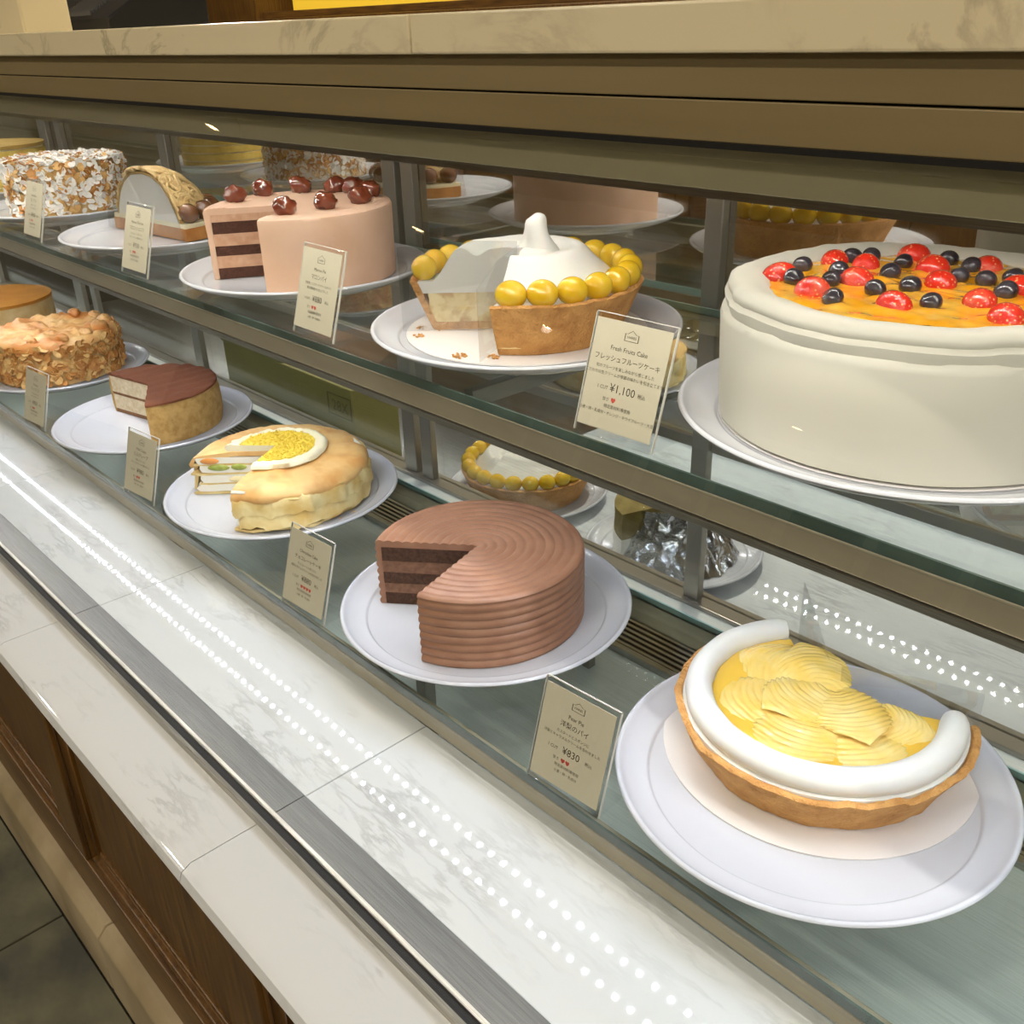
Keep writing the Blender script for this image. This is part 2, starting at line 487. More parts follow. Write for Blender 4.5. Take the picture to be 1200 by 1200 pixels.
for i in range(7):
    a = -4.4 + i * 0.85 - 0.36
    if a > X1: continue
    obj('top_marble_slab', MB().box(a, min(a + 0.849, X1 + 0.1), 0.394, 0.92, zz(-0.0131), zz(0.0085)), M_MARBLE_WARM, case, bevel=0.0015)

for xe in (X0 - 0.02, X1):
    obj('end_panel', MB().box(xe, xe + 0.02, 0.255, 0.87, zz(-0.655), zz(-0.0135)), M_STEEL, case)
    obj('end_panel', MB().box(xe, xe + 0.02, 0.212, 0.82, 0.0, zz(-0.656)), M_WOOD, case)
# LED strips: a body with rows of small emitting chips
def led_strip(name, x0, x1, y, z, mtl, gaps, rows=(0.0,)):
    body = obj(name, MB().box(x0, x1, y + min(rows) - 0.006, y + max(rows) + 0.006, zz(z), zz(z) + 0.005), M_STEEL, case)
    chips = MB()
    n = int((x1 - x0) / 0.0195)
    for i in range(n):
        x = x0 + (i + 0.5) * 0.0195
        if any(g0 < x < g1 for g0, g1 in gaps): continue
        for dy in rows:
            s = 0.0024
            chips.add([(x - s, y + dy - s, zz(z) - 0.0001), (x + s, y + dy - s, zz(z) - 0.0001), (x + s, y + dy + s, zz(z) - 0.0001), (x - s, y + dy + s, zz(z) - 0.0001)], [(0, 3, 2, 1)])
    c = obj('led_chips', chips, mtl, body, smooth=0, recalc=False)
    c['kind'] = 'stuff'
led_strip('valance_led_strip', X0 + 0.05, X1, 0.4275, -0.0805, M_LED_TOP, ())
led_strip('canopy_led_strip', X0 + 0.05, X1, 0.600, -0.0455, M_LED_CAN, ())
led_strip('shelf_led_strip', X0 + 0.05, X1, 0.4865, -0.2965, M_LED_LOW, (), (-0.0095, 0.026))

# ------------------------------------------------------------------ ceiling downlights
def downlight(x, y, first=[None]):
    if first[0] is None:
        t = thing('ceiling_downlight', 'round warm recessed downlight in the shop ceiling', 'downlight', (x, y, 2.66), group='ceiling downlights')
        ring = MB().lathe([(0.055, 0.0), (0.085, 0.0), (0.085, -0.008), (0.06, -0.012)], n=24)
        obj('trim_ring', ring, mat('downlight_trim', '#c9c2b2', rough=0.4), t)
        disc = MB().lathe([(0.0, -0.004), (0.055, -0.004), (0.055, -0.001), (0.0, -0.001)], n=24)
        obj('lamp_lens', disc, hexstr_emit('downlight_glow', '#ffd79a', DOWNLIGHT_W), t)
        first[0] = t
        return t
    return copies(first[0], (x, y, 2.66))
for x, y in ((-7.74, -2.81), (-6.71, -4.29), (-4.71, -7.97), (-4.2, -0.9), (-2.9, -0.9), (-1.6, -0.9), (-0.3, -0.9), (1.0, -0.9), (-7.0, -6.5), (1.5, -3.0), (0.4, -2.4), (2.6, -2.4), (-3.5, 1.6), (-1.0, 1.6)):  # first three follow glints in the front glass; the others are added for light
    downlight(x, y)
for x, y, en in ((-4.2, -0.9, 36), (-2.9, -0.9, 36), (-1.6, -0.9, 36), (-0.3, -0.9, 34), (1.0, -0.9, 34), (-3.5, 1.6, 130), (-1.0, 1.6, 130), (-7.0, -6.5, 80), (1.5, -3.0, 120), (0.4, -2.4, 90), (2.6, -2.4, 120)):  # spots added to light the counter front, room and staff side
    ld = bpy.data.lights.new('added_downlight_beam', 'SPOT')
    ld.energy = en
    ld.color = (1.0, 0.93, 0.81); ld.spot_size = radians(165); ld.spot_blend = 0.6; ld.shadow_soft_size = 0.05
    lo_ = bpy.data.objects.new('added_downlight_beam', ld); COL.objects.link(lo_)
    for o in bpy.data.objects:
        if o.name.startswith('ceiling_downlight') and abs(o.location.x - x) < 1e-3 and abs(o.location.y - y) < 1e-3:
            lo_.parent = o
    lo_.location = (0, 0, -0.02)

# ------------------------------------------------------------------ plates
PT = 0.0108                    # height of the plate's well above the shelf
_plate_me = {}
def plate(x, y, zs, R, label, name='cake_plate', low=False):
    key = (R, low)
    if key not in _plate_me:
        sec = [(0, 0.003), (0.56 * R, 0.003), (0.58 * R, 0.0), (0.62 * R, 0.0), (0.65 * R, 0.0045), (0.85 * R, 0.0090), (0.95 * R, 0.0150),
               (R - 0.0012, 0.0188), (R, 0.0205), (R - 0.0004, 0.0219), (R - 0.0018, 0.0226), (R - 0.0036, 0.0220), (R - 0.0052, 0.0200), (0.935 * R, 0.0172), (0.885 * R, 0.0147), (0.850 * R, 0.0136),
               (0.838 * R, 0.0134), (0.828 * R, 0.0128), (0.822 * R, 0.0115), (0.815 * R, PT), (0.45 * R, PT), (0, PT)]
        _plate_me[key] = MB().lathe(sec, n=112).mesh('cake_plate', 50)
        _plate_me[key].materials.append(M_PLATE)
    o = obj(name, _plate_me[key], M_PLATE, loc=(x, y, zz(zs) + 0.0002))
    tag(o, label, 'plate', 'white cake plates')
    return o
PR = 0.143
plate(-0.272, 0.5415, ZL, 0.1455, 'large white plate under the pear pie')
plate(-0.627, 0.532, ZL, PR, 'round white plate under the ridged chocolate cake')
plate(-1.010, 0.533, ZL, PR, 'round white plate under the layered crepe cake')
plate(-1.370, 0.531, ZL, PR, 'round white plate under the cocoa-dusted cake')
plate(-1.735, 0.532, ZL, PR, 'round white plate under the toasted almond cake')
plate(-2.120, 0.532, ZL, PR, 'round white plate under the orange-topped cake')
plate(-0.285, 0.633, ZU, 0.157, 'wide white plate under the fresh fruit cake')
plate(-0.640, 0.607, ZU, PR, 'round white plate under the yellow grape tart')
plate(-1.012, 0.605, ZU, PR, 'round white plate under the pink-beige chestnut cake')
plate(-1.380, 0.605, ZU, PR, 'round white plate under the half chestnut cream tart')
plate(-1.740, 0.605, ZU, PR, 'round white plate under the sugared almond cake')
plate(-2.110, 0.605, ZU, PR, 'round white plate under the tall yellow layer cake')
BL, BU = zz(ZL) + PT + 0.0006, zz(ZU) + PT + 0.0006     # where cakes stand

# ------------------------------------------------------------------ cake building blocks
def disc(r0, r1, z0, z1, a0, a1, n=72, wob=0.0, seed=0.0, bulge=0.0):
    """solid layer; r0 inner radius, wob = uneven outer edge"""
    ins = [(r0, z0)] if r0 > 0 else [(0, z0)]
    k = 5
    outer = [(r1 + bulge * sin(pi * i / (k - 1)), z0 + (z1 - z0) * i / (k - 1)) for i in range(k)]
    mid0 = [(r0 + (r1 - r0) * t, z0) for t in (0.35, 0.7, 0.9)]
    mid1 = [(r0 + (r1 - r0) * t, z1) for t in (0.9, 0.7, 0.35)]
    sec = ins + mid0 + outer + mid1 + [(r0, z1)]
    def dp(r, z, a):
        if wob and r > r0 + (r1 - r0) * 0.2:
            s = r / r1
            return r + wob * s * fbm(cos(a) * 3 + seed, sin(a) * 3, z * 60 + seed), z + wob * 0.35 * s * fbm(cos(a) * 4 * s + seed, sin(a) * 4 * s, 7 + seed)
        return r, z
    return MB().lathe(sec, a0, a1, n, dp if wob else None)

# flakes (sliced almonds) laid on a surface
def add_flake(mb, p, nrm, size, mi, curl=0.25):
    nrm = nrm.normalized()
    t = nrm.cross(Vector((random.uniform(-1, 1), random.uniform(-1, 1), random.uniform(-1, 1))))
    if t.length < 1e-3: return
    t.normalize(); b = nrm.cross(t)
    k = 7; top = []; bot = []
    asp = random.uniform(0.55, 0.9)
    for i in range(k):
        q = 2 * pi * i / k
        u, v = cos(q) * size, sin(q) * size * asp
        h = curl * (u * u) / size
        c = p + t * u + b * v + nrm * h
        top.append(c + nrm * 0.0005); bot.append(c - nrm * 0.0005)
    fs = [tuple(range(k)), tuple(reversed(range(k, 2 * k)))] + [(i, k + i, k + (i + 1) % k, (i + 1) % k) for i in range(k)]
    mb.add(top + bot, fs, mi)

# ------------------------------------------------------------------ chocolate cake with combed ridges
M_CHOC = mat('milk_chocolate_cream', '#9a7057', rough=0.42, col2='#8e644c', nscale=60, bump=0.06, bscale=500, sss=0.05)
M_SPONGE = mat('chocolate_sponge', '#553829', rough=0.9, col2='#3f2719', nscale=260, bump=0.9, bscale=420, bdist=0.003)
M_MOUSSE = mat('chocolate_mousse', '#845f49', rough=0.7, col2='#6b4936', nscale=160, bump=0.4, bscale=300)
def choc_cake():
    t = thing('chocolate_cake', 'milk-chocolate cake combed with concentric ridges, one wedge cut out', 'cake', (-0.629, 0.526, BL))
    R_, h = 0.102, 0.071
    a0, a1 = -73.0, 218.5
    sec = []
    nr = 11
    top = []
    for i in range(nr * 8 + 1):
        r = (R_ - 0.003) * i / (nr * 8)
        rid = 0.0016 * (abs(sin(pi * r / 0.0093)) ** 0.7) * min(1, r / 0.006)
        top.append((r, h - 0.0012 + rid))
    top += [(R_ - 0.0012, h - 0.0008), (R_ - 0.0002, h - 0.0024)]
    side = []
    ns = 9
    for i in range(ns * 6 + 1):
        z = (h - 0.004) * (1 - i / (ns * 6))
        side.append((R_ - 0.0018 + 0.0021 * abs(sin(pi * (z + 0.001) / 0.0084)) ** 0.8, z))
    inner = [(R_ - 0.006, 0.0), (R_ - 0.006, h - 0.007), (0.0, h - 0.007)]
    obj('frosting', MB().lathe(top + side + inner, a0, a1, 130), M_CHOC, t, smooth=50)
    rr = R_ - 0.0062
    obj('sponge_layer', disc(0, rr, 0.0005, 0.013, a0 - 0.3, a1 + 0.3, wob=0.0006), M_SPONGE, t)
    obj('mousse_layer', disc(0, rr, 0.0131, 0.024, a0 - 0.1, a1 + 0.1), M_MOUSSE, t)
    obj('sponge_layer', disc(0, rr, 0.0241, 0.036, a0 - 0.35, a1 + 0.35), M_SPONGE, t)
    obj('mousse_layer', disc(0, rr, 0.0361, 0.049, a0, a1), M_MOUSSE, t)
    obj('sponge_layer', disc(0, rr, 0.0491, 0.0637, a0 - 0.35, a1 + 0.35), M_SPONGE, t)
choc_cake()

# ------------------------------------------------------------------ layered crepe cake
M_CREPE = mat('golden_crepe', '#e8be7c', rough=0.5, col2='#cf914c', nscale=30, contrast=(0.42, 0.72), detail=7, bump=0.25, bscale=60)
M_CREPE_S = mat('pale_crepe_edge', '#e6d49c', rough=0.55, col2='#cfae66', nscale=40, bump=0.3, bscale=120)
M_CREAM = mat('whipped_cream', '#eeeade', rough=0.45, bump=0.06, bscale=180, sss=0.15)
M_CREAM_Y = mat('custard_cream', '#efe6c4', rough=0.45, bump=0.2, bscale=160, sss=0.1)
M_CRUMBY = mat('yellow_sponge_crumb', '#f6dc58', rough=0.8, col2='#ecca3e', nscale=200, bump=0.8, bscale=380, bdist=0.003)
M_FRUIT_G = mat('kiwi_slice', '#8d9a3e', rough=0.35, col2='#a9b45c', nscale=150)
M_FRUIT_P = mat('fruit_slice_pale', '#e8d9a8', rough=0.35)
M_FRUIT_O = mat('melon_slice', '#d9924a', rough=0.35)
def crepe_cake():
    t = thing('crepe_cake', 'layered crepe cake with cream ring and yellow crumbs on top, wedge cut out', 'cake', (-1.010, 0.532, BL))
    R_ = 0.110
    a0, a1 = -61.0, 227.0
    z = 0.0005
    spec = [('c', 0.0035), ('w', 0.009), ('c', 0.003), ('w', 0.010), ('c', 0.003), ('w', 0.009), ('c', 0.003), ('w', 0.008)]
    rr = R_ - 0.003
    for i, (k, th) in enumerate(spec):
        if k == 'c':
            obj('crepe', disc(0, rr + 0.002 * sin(i * 2.1), z, z + th, a0, a1, wob=0.006, seed=i * 3.3, bulge=0.001), M_CREPE_S, t)
        else:
            obj('cream_layer', disc(0, rr - 0.006, z, z + th, a0 - 0.2, a1 + 0.2, wob=0.005, seed=i * 5.1, bulge=0.002), M_CREAM, t)
        z += th + 0.0001
    # draped top crepe
    def dp(r, zq, a):
        s = r / R_
        drop = 0.004 * max(0, fbm(cos(a) * 2.2, sin(a) * 2.2, 3.0) + 0.3) * s
        fold = 0.0010 * sin(a * 17 + 3 * fbm(cos(a) * 3, sin(a) * 3, 1)) * max(0, (z + 0.002 - zq) / 0.02)
        return r + fold + 0.004 * s * fbm(cos(a) * 2, sin(a) * 2, 9), zq + (0.0018 * fbm(cos(a) * 5 * s, sin(a) * 5 * s, 5) if zq > z else 0) - drop
    sec = [(0, z + 0.0075), (0.03, z + 0.0074), (0.055, z + 0.007), (0.08, z + 0.006), (0.095, z + 0.0045), (R_ - 0.006, z + 0.002), (R_ - 0.002, z - 0.003), (R_, z - 0.006), (R_ - 0.0005, z - 0.009), (R_ - 0.001, z - 0.011),
           (R_ - 0.003, z - 0.011), (R_ - 0.004, z - 0.010), (R_ - 0.008, z - 0.0005), (0.08, z + 0.0005), (0.05, z + 0.0005), (0, z + 0.0005)]
    obj('top_crepe', MB().lathe(sec, a0, a1, 140, dp), M_CREPE, t, smooth=60)
    # lower skirt of another crepe
    def dp2(r, zq, a):
        return r + 0.0010 * sin(a * 13 + 4 * fbm(cos(a) * 2, sin(a) * 2, 4)) + 0.004 * fbm(cos(a) * 3, sin(a) * 3, 2), zq + 0.006 * fbm(cos(a) * 9, sin(a) * 9, 12)
    sec = [(R_ - 0.004, 0.030), (R_ - 0.001, 0.024), (R_ + 0.001, 0.014), (R_ + 0.002, 0.006), (R_, 0.006), (R_ - 0.003, 0.014), (R_ - 0.006, 0.024), (R_ - 0.006, 0.030)]
    obj('side_crepe', MB().lathe(sec, a0 + 4, a1 - 3, 130, dp2), M_CREPE_S, t, smooth=60)
    def dp3(r, zq, a):
        return r + 0.0008 * sin(a * 19 + 5 * fbm(cos(a) * 2, sin(a) * 2, 8)) + 0.004 * fbm(cos(a) * 3, sin(a) * 3, 5), zq + 0.006 * fbm(cos(a) * 8, sin(a) * 8, 15)
    sec = [(R_ - 0.005, 0.043), (R_ - 0.001, 0.039), (R_ + 0.0005, 0.030), (R_ + 0.001, 0.022), (R_ - 0.001, 0.022), (R_ - 0.004, 0.030), (R_ - 0.007, 0.039), (R_ - 0.007, 0.043)]
    obj('side_crepe', MB().lathe(sec, a0 + 1, a1 - 6, 150, dp3), M_CREPE_S, t, smooth=60)
    # fruit showing in the cut
    for a, col, rz_, zc, rad in ((227.0, M_FRUIT_G, 0.075, 0.036, 0.014), (227.0, M_FRUIT_G, 0.05, 0.0365, 0.010), (227.0, M_FRUIT_P, 0.052, 0.020, 0.013), (227.0, M_FRUIT_O, 0.085, 0.045, 0.012)):
        ar = radians(a)
        obj('fruit_piece', MB().ell((rz_ * cos(ar), rz_ * sin(ar), zc), rad, 0.0025, 0.0042, rot=Matrix.Rotation(ar, 3, 'Z')), col, t)
    # cream ring and crumb disc on top
    zt_ = z + 0.006
    def dpr(r, zq, a):
        k_ = fbm(cos(a) * 5, sin(a) * 5, zq * 50)
        return r * (1 + 0.05 * fbm(cos(a) * 2, sin(a) * 2, 3)) + 0.003 * k_, zq + (0.0025 * k_ if zq > zt_ + 0.002 else 0)
    sec = [(0.045, zt_), (0.058, zt_), (0.0615, zt_ + 0.003), (0.060, zt_ + 0.0075), (0.054, zt_ + 0.009), (0.047, zt_ + 0.0075), (0.0, zt_ + 0.006), (0.0, zt_)]
    obj('cream_ring', MB().lathe(sec, a0 + 2, a1 - 1, 90, dpr), M_CREAM_Y, t, smooth=60)
    cr = MB()
    for i in range(900):
        a = radians(random.uniform(a0 + 4, a1 - 3)); r = 0.047 * sqrt(random.random())
        s = random.uniform(0.0011, 0.0026)
        p = Vector((r * cos(a), r * sin(a), zt_ + 0.0075 + random.uniform(0, 0.0025)))
        vs = [p + Vector((random.uniform(-s, s), random.uniform(-s, s), random.uniform(-s, s))) for _ in range(4)]
        cr.add(vs, [(0, 1, 2), (0, 2, 3), (0, 3, 1), (1, 3, 2)])
    bed = obj('crumb_bed', disc(0, 0.047, zt_ + 0.0045, zt_ + 0.0085, a0 + 2.5, a1 - 1.5, wob=0.002), M_CRUMBY, t)
    c = obj('sponge_crumbs', cr, M_CRUMBY, bed, smooth=0); c['kind'] = 'stuff'
crepe_cake()

# ------------------------------------------------------------------ cocoa dusted cake
M_COCOA = mat('cocoa_powder', '#7a4528', rough=0.95, col2='#66361e', nscale=30, stretch=(6, 60, 6), bump=0.5, bscale=50, bdist=0.002)
M_TIRA = mat('mascarpone', '#e2d4b8', rough=0.7, col2='#cdb994', nscale=140, bump=0.5, bscale=240)
M_LADY = mat('biscuit_side', '#bf9a5c', rough=0.8, col2='#a98346', nscale=110, contrast=(0.4, 0.65), bump=0.9, bscale=200)
M_SOAK = mat('coffee_sponge', '#8c6242', rough=0.9, col2='#6f492d', nscale=150, bump=0.6, bscale=300)
def tiramisu():
    t = thing('tiramisu_cake', 'cocoa-dusted round cake with pale cream layers, about a third cut away', 'cake', (-1.366, 0.529, BL))
    R_, h = 0.098, 0.061
    a0, a1 = -27.0, 192.0
    lay = [(0.0005, 0.006, M_SOAK, 'sponge_layer'), (0.0061, 0.029, M_TIRA, 'cream_layer'), (0.0291, 0.033, M_SOAK, 'sponge_layer'), (0.0331, h - 0.0035, M_TIRA, 'cream_layer')]
    for z0, z1, m, nm in lay:
        obj(nm, disc(0, R_ - 0.004, z0, z1, a0, a1, wob=0.0004, seed=z0 * 90), m, t)
    def dpb(r, z, a):
        return r + 0.0012 * fbm(cos(a) * 5, sin(a) * 5, z * 60) * (1 if r > R_ - 0.002 else 0), z
    ring = MB().lathe([(R_ - 0.0039, 0.0), (R_ - 0.001, 0.0), (R_ + 0.0015, 0.012), (R_ + 0.002, 0.028), (R_ + 0.001, 0.045), (R_ - 0.0015, h - 0.004), (R_ - 0.0039, h - 0.004)], a0, a1, 100, dpb)
    obj('sponge_wrap', ring, M_LADY, t)
    def dpt(r, z, a):
        return r, z + (0.0009 * sin(r * cos(a) * 260) + 0.001 * fbm(r * cos(a) * 60, r * sin(a) * 60, 2) if z > h - 0.002 else 0)
    sec = [(0, h)] + [(R_ * i / 24, h) for i in range(1, 24)] + [(R_ - 0.001, h - 0.001), (R_ - 0.0005, h - 0.0035), (R_ * 0.5, h - 0.0035), (0, h - 0.0035)]
    obj('cocoa_top', MB().lathe(sec, a0, a1, 100, dpt), M_COCOA, t, smooth=60)
tiramisu()

# ------------------------------------------------------------------ almond-coated cakes
M_ALM_T = mat('toasted_almond', '#c98f4a', rough=0.55, col2='#b0702c', nscale=120)
M_ALM_L = mat('blond_almond', '#dfb878', rough=0.55, col2='#c99b58', nscale=120)
M_SUGAR = mat('powdered_sugar', '#f0eeea', rough=0.9)
M_CAKE_Y = mat('yellow_cake_side', '#e2c690', rough=0.7, col2='#cfa566', nscale=40, bump=0.5, bscale=150)
M_ROAST = mat('roasted_crust', '#c8823e', rough=0.45, col2='#e0b878', nscale=22, bump=0.4, bscale=60, detail=6, contrast=(0.4, 0.7))
def almond_cake(name, label, x, y, zb, R_, h, mats, weights, nside, ntop, a0, a1, core):
    t = thing(name, label, 'cake', (x, y, zb))
    obj('cake_body', disc(0, R_ - 0.004, 0.0005, h - 0.003, a0, a1, n=90, wob=0.004), core, t)
    fl = MB()
    for i in range(nside):
        a = radians(random.uniform(a0, a1)); z = random.uniform(0.004, h - 0.002)
        n = Vector((cos(a), sin(a), random.uniform(-0.5, 0.7))) + Vector((random.uniform(-.5, .5), random.uniform(-.5, .5), 0))
        add_flake(fl, Vector((cos(a), sin(a), 0)) * (R_ - 0.002 + random.uniform(0, 0.003)) + Vector((0, 0, z)), n, random.uniform(0.0052, 0.0092), random.choices(range(len(mats)), weights)[0])
    for i in range(ntop):
        a = radians(random.uniform(a0, a1)); r = (R_ - 0.002) * sqrt(random.random())
        n = Vector((random.uniform(-.5, .5), random.uniform(-.5, .5), 1))
        add_flake(fl, Vector((r * cos(a), r * sin(a), h - 0.001 + random.uniform(0, 0.003))), n, random.uniform(0.0052, 0.009), random.choices(range(len(mats)), [w_ * (3 if i_ == len(mats) - 1 and len(mats) > 2 else 1) for i_, w_ in enumerate(weights)])[0])
    f = obj('almond_flakes', fl, list(mats), t, smooth=0); f['kind'] = 'stuff'
    return t
ta = almond_cake('almond_cake', 'tall cake coated in sliced almonds and powdered sugar', -1.735, 0.605, BU, 0.094, 0.082, (M_ALM_T, M_ALM_L, M_SUGAR), (2, 3, 6), 1150, 620, -95, 235, M_CAKE_Y)
tb = almond_cake('toasted_almond_cake', 'golden-brown cake coated in toasted almond flakes with lumpy top', -1.745, 0.532, BL, 0.104, 0.068, (M_ALM_T, M_ALM_L), (3, 2), 900, 0, 0, 360, M_CAKE_Y)
def lumps(t):
    def dp(r, z, a):
        s = r / 0.102
        return r + 0.004 * s * fbm(cos(a) * 3, sin(a) * 3, 3), z + (0.007 * max(-0.3, fbm(cos(a) * 6 * s, sin(a) * 6 * s, 8)) + 0.004 * s * s if z > 0.069 else 0)
    sec = [(0, 0.070)] + [(0.098 * i / 16, 0.070) for i in range(1, 17)] + [(0.104, 0.066), (0.105, 0.060), (0.100, 0.060), (0.098, 0.064), (0, 0.064)]
    obj('roasted_top', MB().lathe(sec, n=110, disp=dp), M_ROAST, t, smooth=70)
    for a, r, s in ((75, 0.085, 0.014), (45, 0.083, 0.017), (18, 0.086, 0.013), (105, 0.086, 0.012), (-10, 0.088, 0.012), (135, 0.086, 0.013), (-40, 0.09, 0.010)):
        q = radians(a)
        obj('puffed_lump', MB().ell((r * cos(q), r * sin(q), 0.075), s, s * 0.8, s * 0.62, disp=lambda d, a=a: 1 + 0.25 * fbm(d.x * 2 + a, d.y * 2, d.z * 2)), M_ROAST, t, smooth=80)
lumps(tb)

# ------------------------------------------------------------------ chestnut cake
M_BEIGE = mat('chestnut_cream', '#d6b49b', rough=0.5, col2='#cfab90', nscale=30, bump=0.12, bscale=60, sss=0.08)
M_CHOC_SP = mat('dark_sponge', '#583426', rough=0.9, col2='#43261a', nscale=240, bump=0.8, bscale=400, bdist=0.003)
M_FILL = mat('beige_filling', '#c9a184', rough=0.6, col2='#b98b6c', nscale=110, bump=0.3, bscale=240)
M_MARRON = mat('glazed_chestnut', '#6a2f1f', rough=0.18, col2='#8a4a30', nscale=90, coat=0.8, contrast=(0.4, 0.75), bump=0.25, bscale=120)
def chestnut_cake():
    t = thing('chestnut_cake', 'pink-beige frosted chocolate layer cake topped with glazed chestnuts, wedge missing', 'cake', (-1.012, 0.605, BU))
    R_, h = 0.106, 0.079
    a0, a1 = -56.0, 240.0
    top = []
    for i in range(61):
        r = (R_ - 0.004) * i / 60
        top.append((r, h - 0.0005 + (0.0011 * abs(sin(pi * (r - 0.08) / 0.0055)) if r > 0.08 else 0)))
    sec = top + [(R_ - 0.0015, h - 0.001), (R_, h - 0.004), (R_ - 0.0005, h * 0.6), (R_ - 0.001, 0.02), (R_ - 0.001, 0.0), (R_ - 0.007, 0.0), (R_ - 0.007, h - 0.007), (0, h - 0.007)]
    def dp(r, z, a):
        return r + (0.0007 * fbm(cos(a) * 2, sin(a) * 2, z * 30) if r > R_ - 0.003 else 0), z
    obj('frosting', MB().lathe(sec, a0, a1, 120, dp), M_BEIGE, t, smooth=50)
    rr = R_ - 0.0072
    z = 0.0005
    for nm, th, m in (('sponge_layer', 0.012, M_CHOC_SP), ('filling_layer', 0.0135, M_FILL), ('sponge_layer', 0.011, M_CHOC_SP), ('filling_layer', 0.0135, M_FILL), ('sponge_layer', 0.013, M_CHOC_SP), ('filling_layer', 0.008, M_FILL)):
        obj(nm, disc(0, rr, z, z + th, a0 - 0.3, a1 + 0.3, wob=0.0005, seed=z * 80), m, t); z += th + 0.0001
    base = None
    for k, (a, r) in enumerate(((-154, 0.085), (175, 0.092), (146, 0.090), (-44, 0.066), (2, 0.054), (117, 0.088), (100, 0.088), (72, 0.085), (42, 0.072))):
        q = radians(a)
        sd = k * 3.7
        me = MB().ell((0, 0, 0), 0.0142, 0.0126, 0.0108, nu=22, nv=14, disp=lambda d: 1 + 0.24 * fbm(d.x * 1.8 + sd, d.y * 1.6, d.z * 1.6) - 0.07 * exp(-((d.x * 0.6 + d.y) * 5) ** 2))
        o = obj('glazed_chestnut', me, M_MARRON, t, smooth=80, loc=(r * cos(q), r * sin(q), h + 0.0072))
        o.rotation_euler = (random.uniform(-.3, .3), random.uniform(-.3, .3), random.uniform(0, 6))
chestnut_cake()

# ------------------------------------------------------------------ grape tart
M_CRUST = mat('baked_crust', '#d19c5a', rough=0.75, col2='#b0793c', nscale=60, bump=1.0, bscale=260, bdist=0.004, detail=10, contrast=(0.4, 0.72))
M_GRAPE = mat('yellow_grape', '#d9ad14', rough=0.14, col2='#e6c338', nscale=60, coat=0.6, sss=0.25)
M_CUSTARD = mat('tart_custard', '#e6d29a', rough=0.5, col2='#b98c4c', nscale=90, contrast=(0.45, 0.7), bump=0.5, bscale=120)
M_WHIP = mat('white_whip', '#e3e1db', rough=0.4, sss=0.12, bump=0.05, bscale=80)
M_PAPER = mat('cake_board_paper', '#dcd8d6', rough=0.35)
def crust_section(rb, rt, h, th=0.007):
    return [(0, 0), (rb - 0.002, 0), (rb, 0.002), (rb + (rt - rb) * 0.5, h * 0.5), (rt, h - 0.004), (rt + 0.001, h - 0.0015), (rt - 0.001, h), (rt - th * 0.7, h - 0.0005), (rt - th, h - 0.004), (rb - th * 0.6, 0.007), (0, 0.007)]
def whip_mesh(R_, hb, a0, a1, zbase, seed=0.0, peak=True):
    """mound of cream with a broad spiral fold and a peak"""
    nr, na = 40, 120
    def hh(r, a):
        s = r / R_
        b = (a + radians(97)) % (2 * pi) / (2 * pi)                 # where along the sweep of the spatula
        ridge = 0.50 + 0.24 * b
        prof = hb * (1 - max(0.0, (s - 0.25) / 0.75) ** 2.2)
        swirl = 0.0105 * exp(-((s - ridge) / 0.13) ** 2) * (0.35 + 0.65 * b)
        lapping = -0.0050 * exp(-((s - ridge + 0.22) / 0.10) ** 2)
        fine = 0.0014 * abs(sin(s * 15 - b * 5.0)) * min(1, s * 3) * max(0, 1 - s) + 0.0012 * fbm(r * cos(a) * 38 + seed, r * sin(a) * 38, seed)
        d = hypot(r * cos(a) + 0.004, r * sin(a) + 0.002)
        pk = 0.0
        return zbase + prof + (swirl + lapping + fine) * min(1, (1 - s) * 8) + pk
    mb = MB(); vs = []
    full = abs(a1 - a0) >= 359.9
    rows = na if full else na + 1
    for i in range(rows):
        a = radians(a0 + (a1 - a0) * i / na)
        for j in range(nr + 1):
            r = R_ * j / nr
            vs.append((r * cos(a), r * sin(a), hh(max(r, 1e-5), a) if r > 1e-4 else hh(1e-4, 0)))
    fs = []
    for i in range(na):
        i2 = (i + 1) % rows
        for j in range(nr):
            fs.append((i * (nr + 1) + j, i * (nr + 1) + j + 1, i2 * (nr + 1) + j + 1, i2 * (nr + 1) + j))
    if not full:
        for i in (0, na):
            k = len(vs)
            vs += [(R_ * cos(radians(a0 + (a1 - a0) * i / na)), R_ * sin(radians(a0 + (a1 - a0) * i / na)), zbase - 0.004), (0, 0, zbase - 0.004)]
            fs.append(tuple([i * (nr + 1) + j for j in range(nr + 1)] + [k, k + 1]))
    mb.add(vs, fs)
    return mb
_grape_me = MB().ell((0, 0, 0), 0.0135, 0.0118, 0.0118, nu=20, nv=14).mesh('yellow_grape', 80)
_grape_me.materials.append(M_GRAPE)
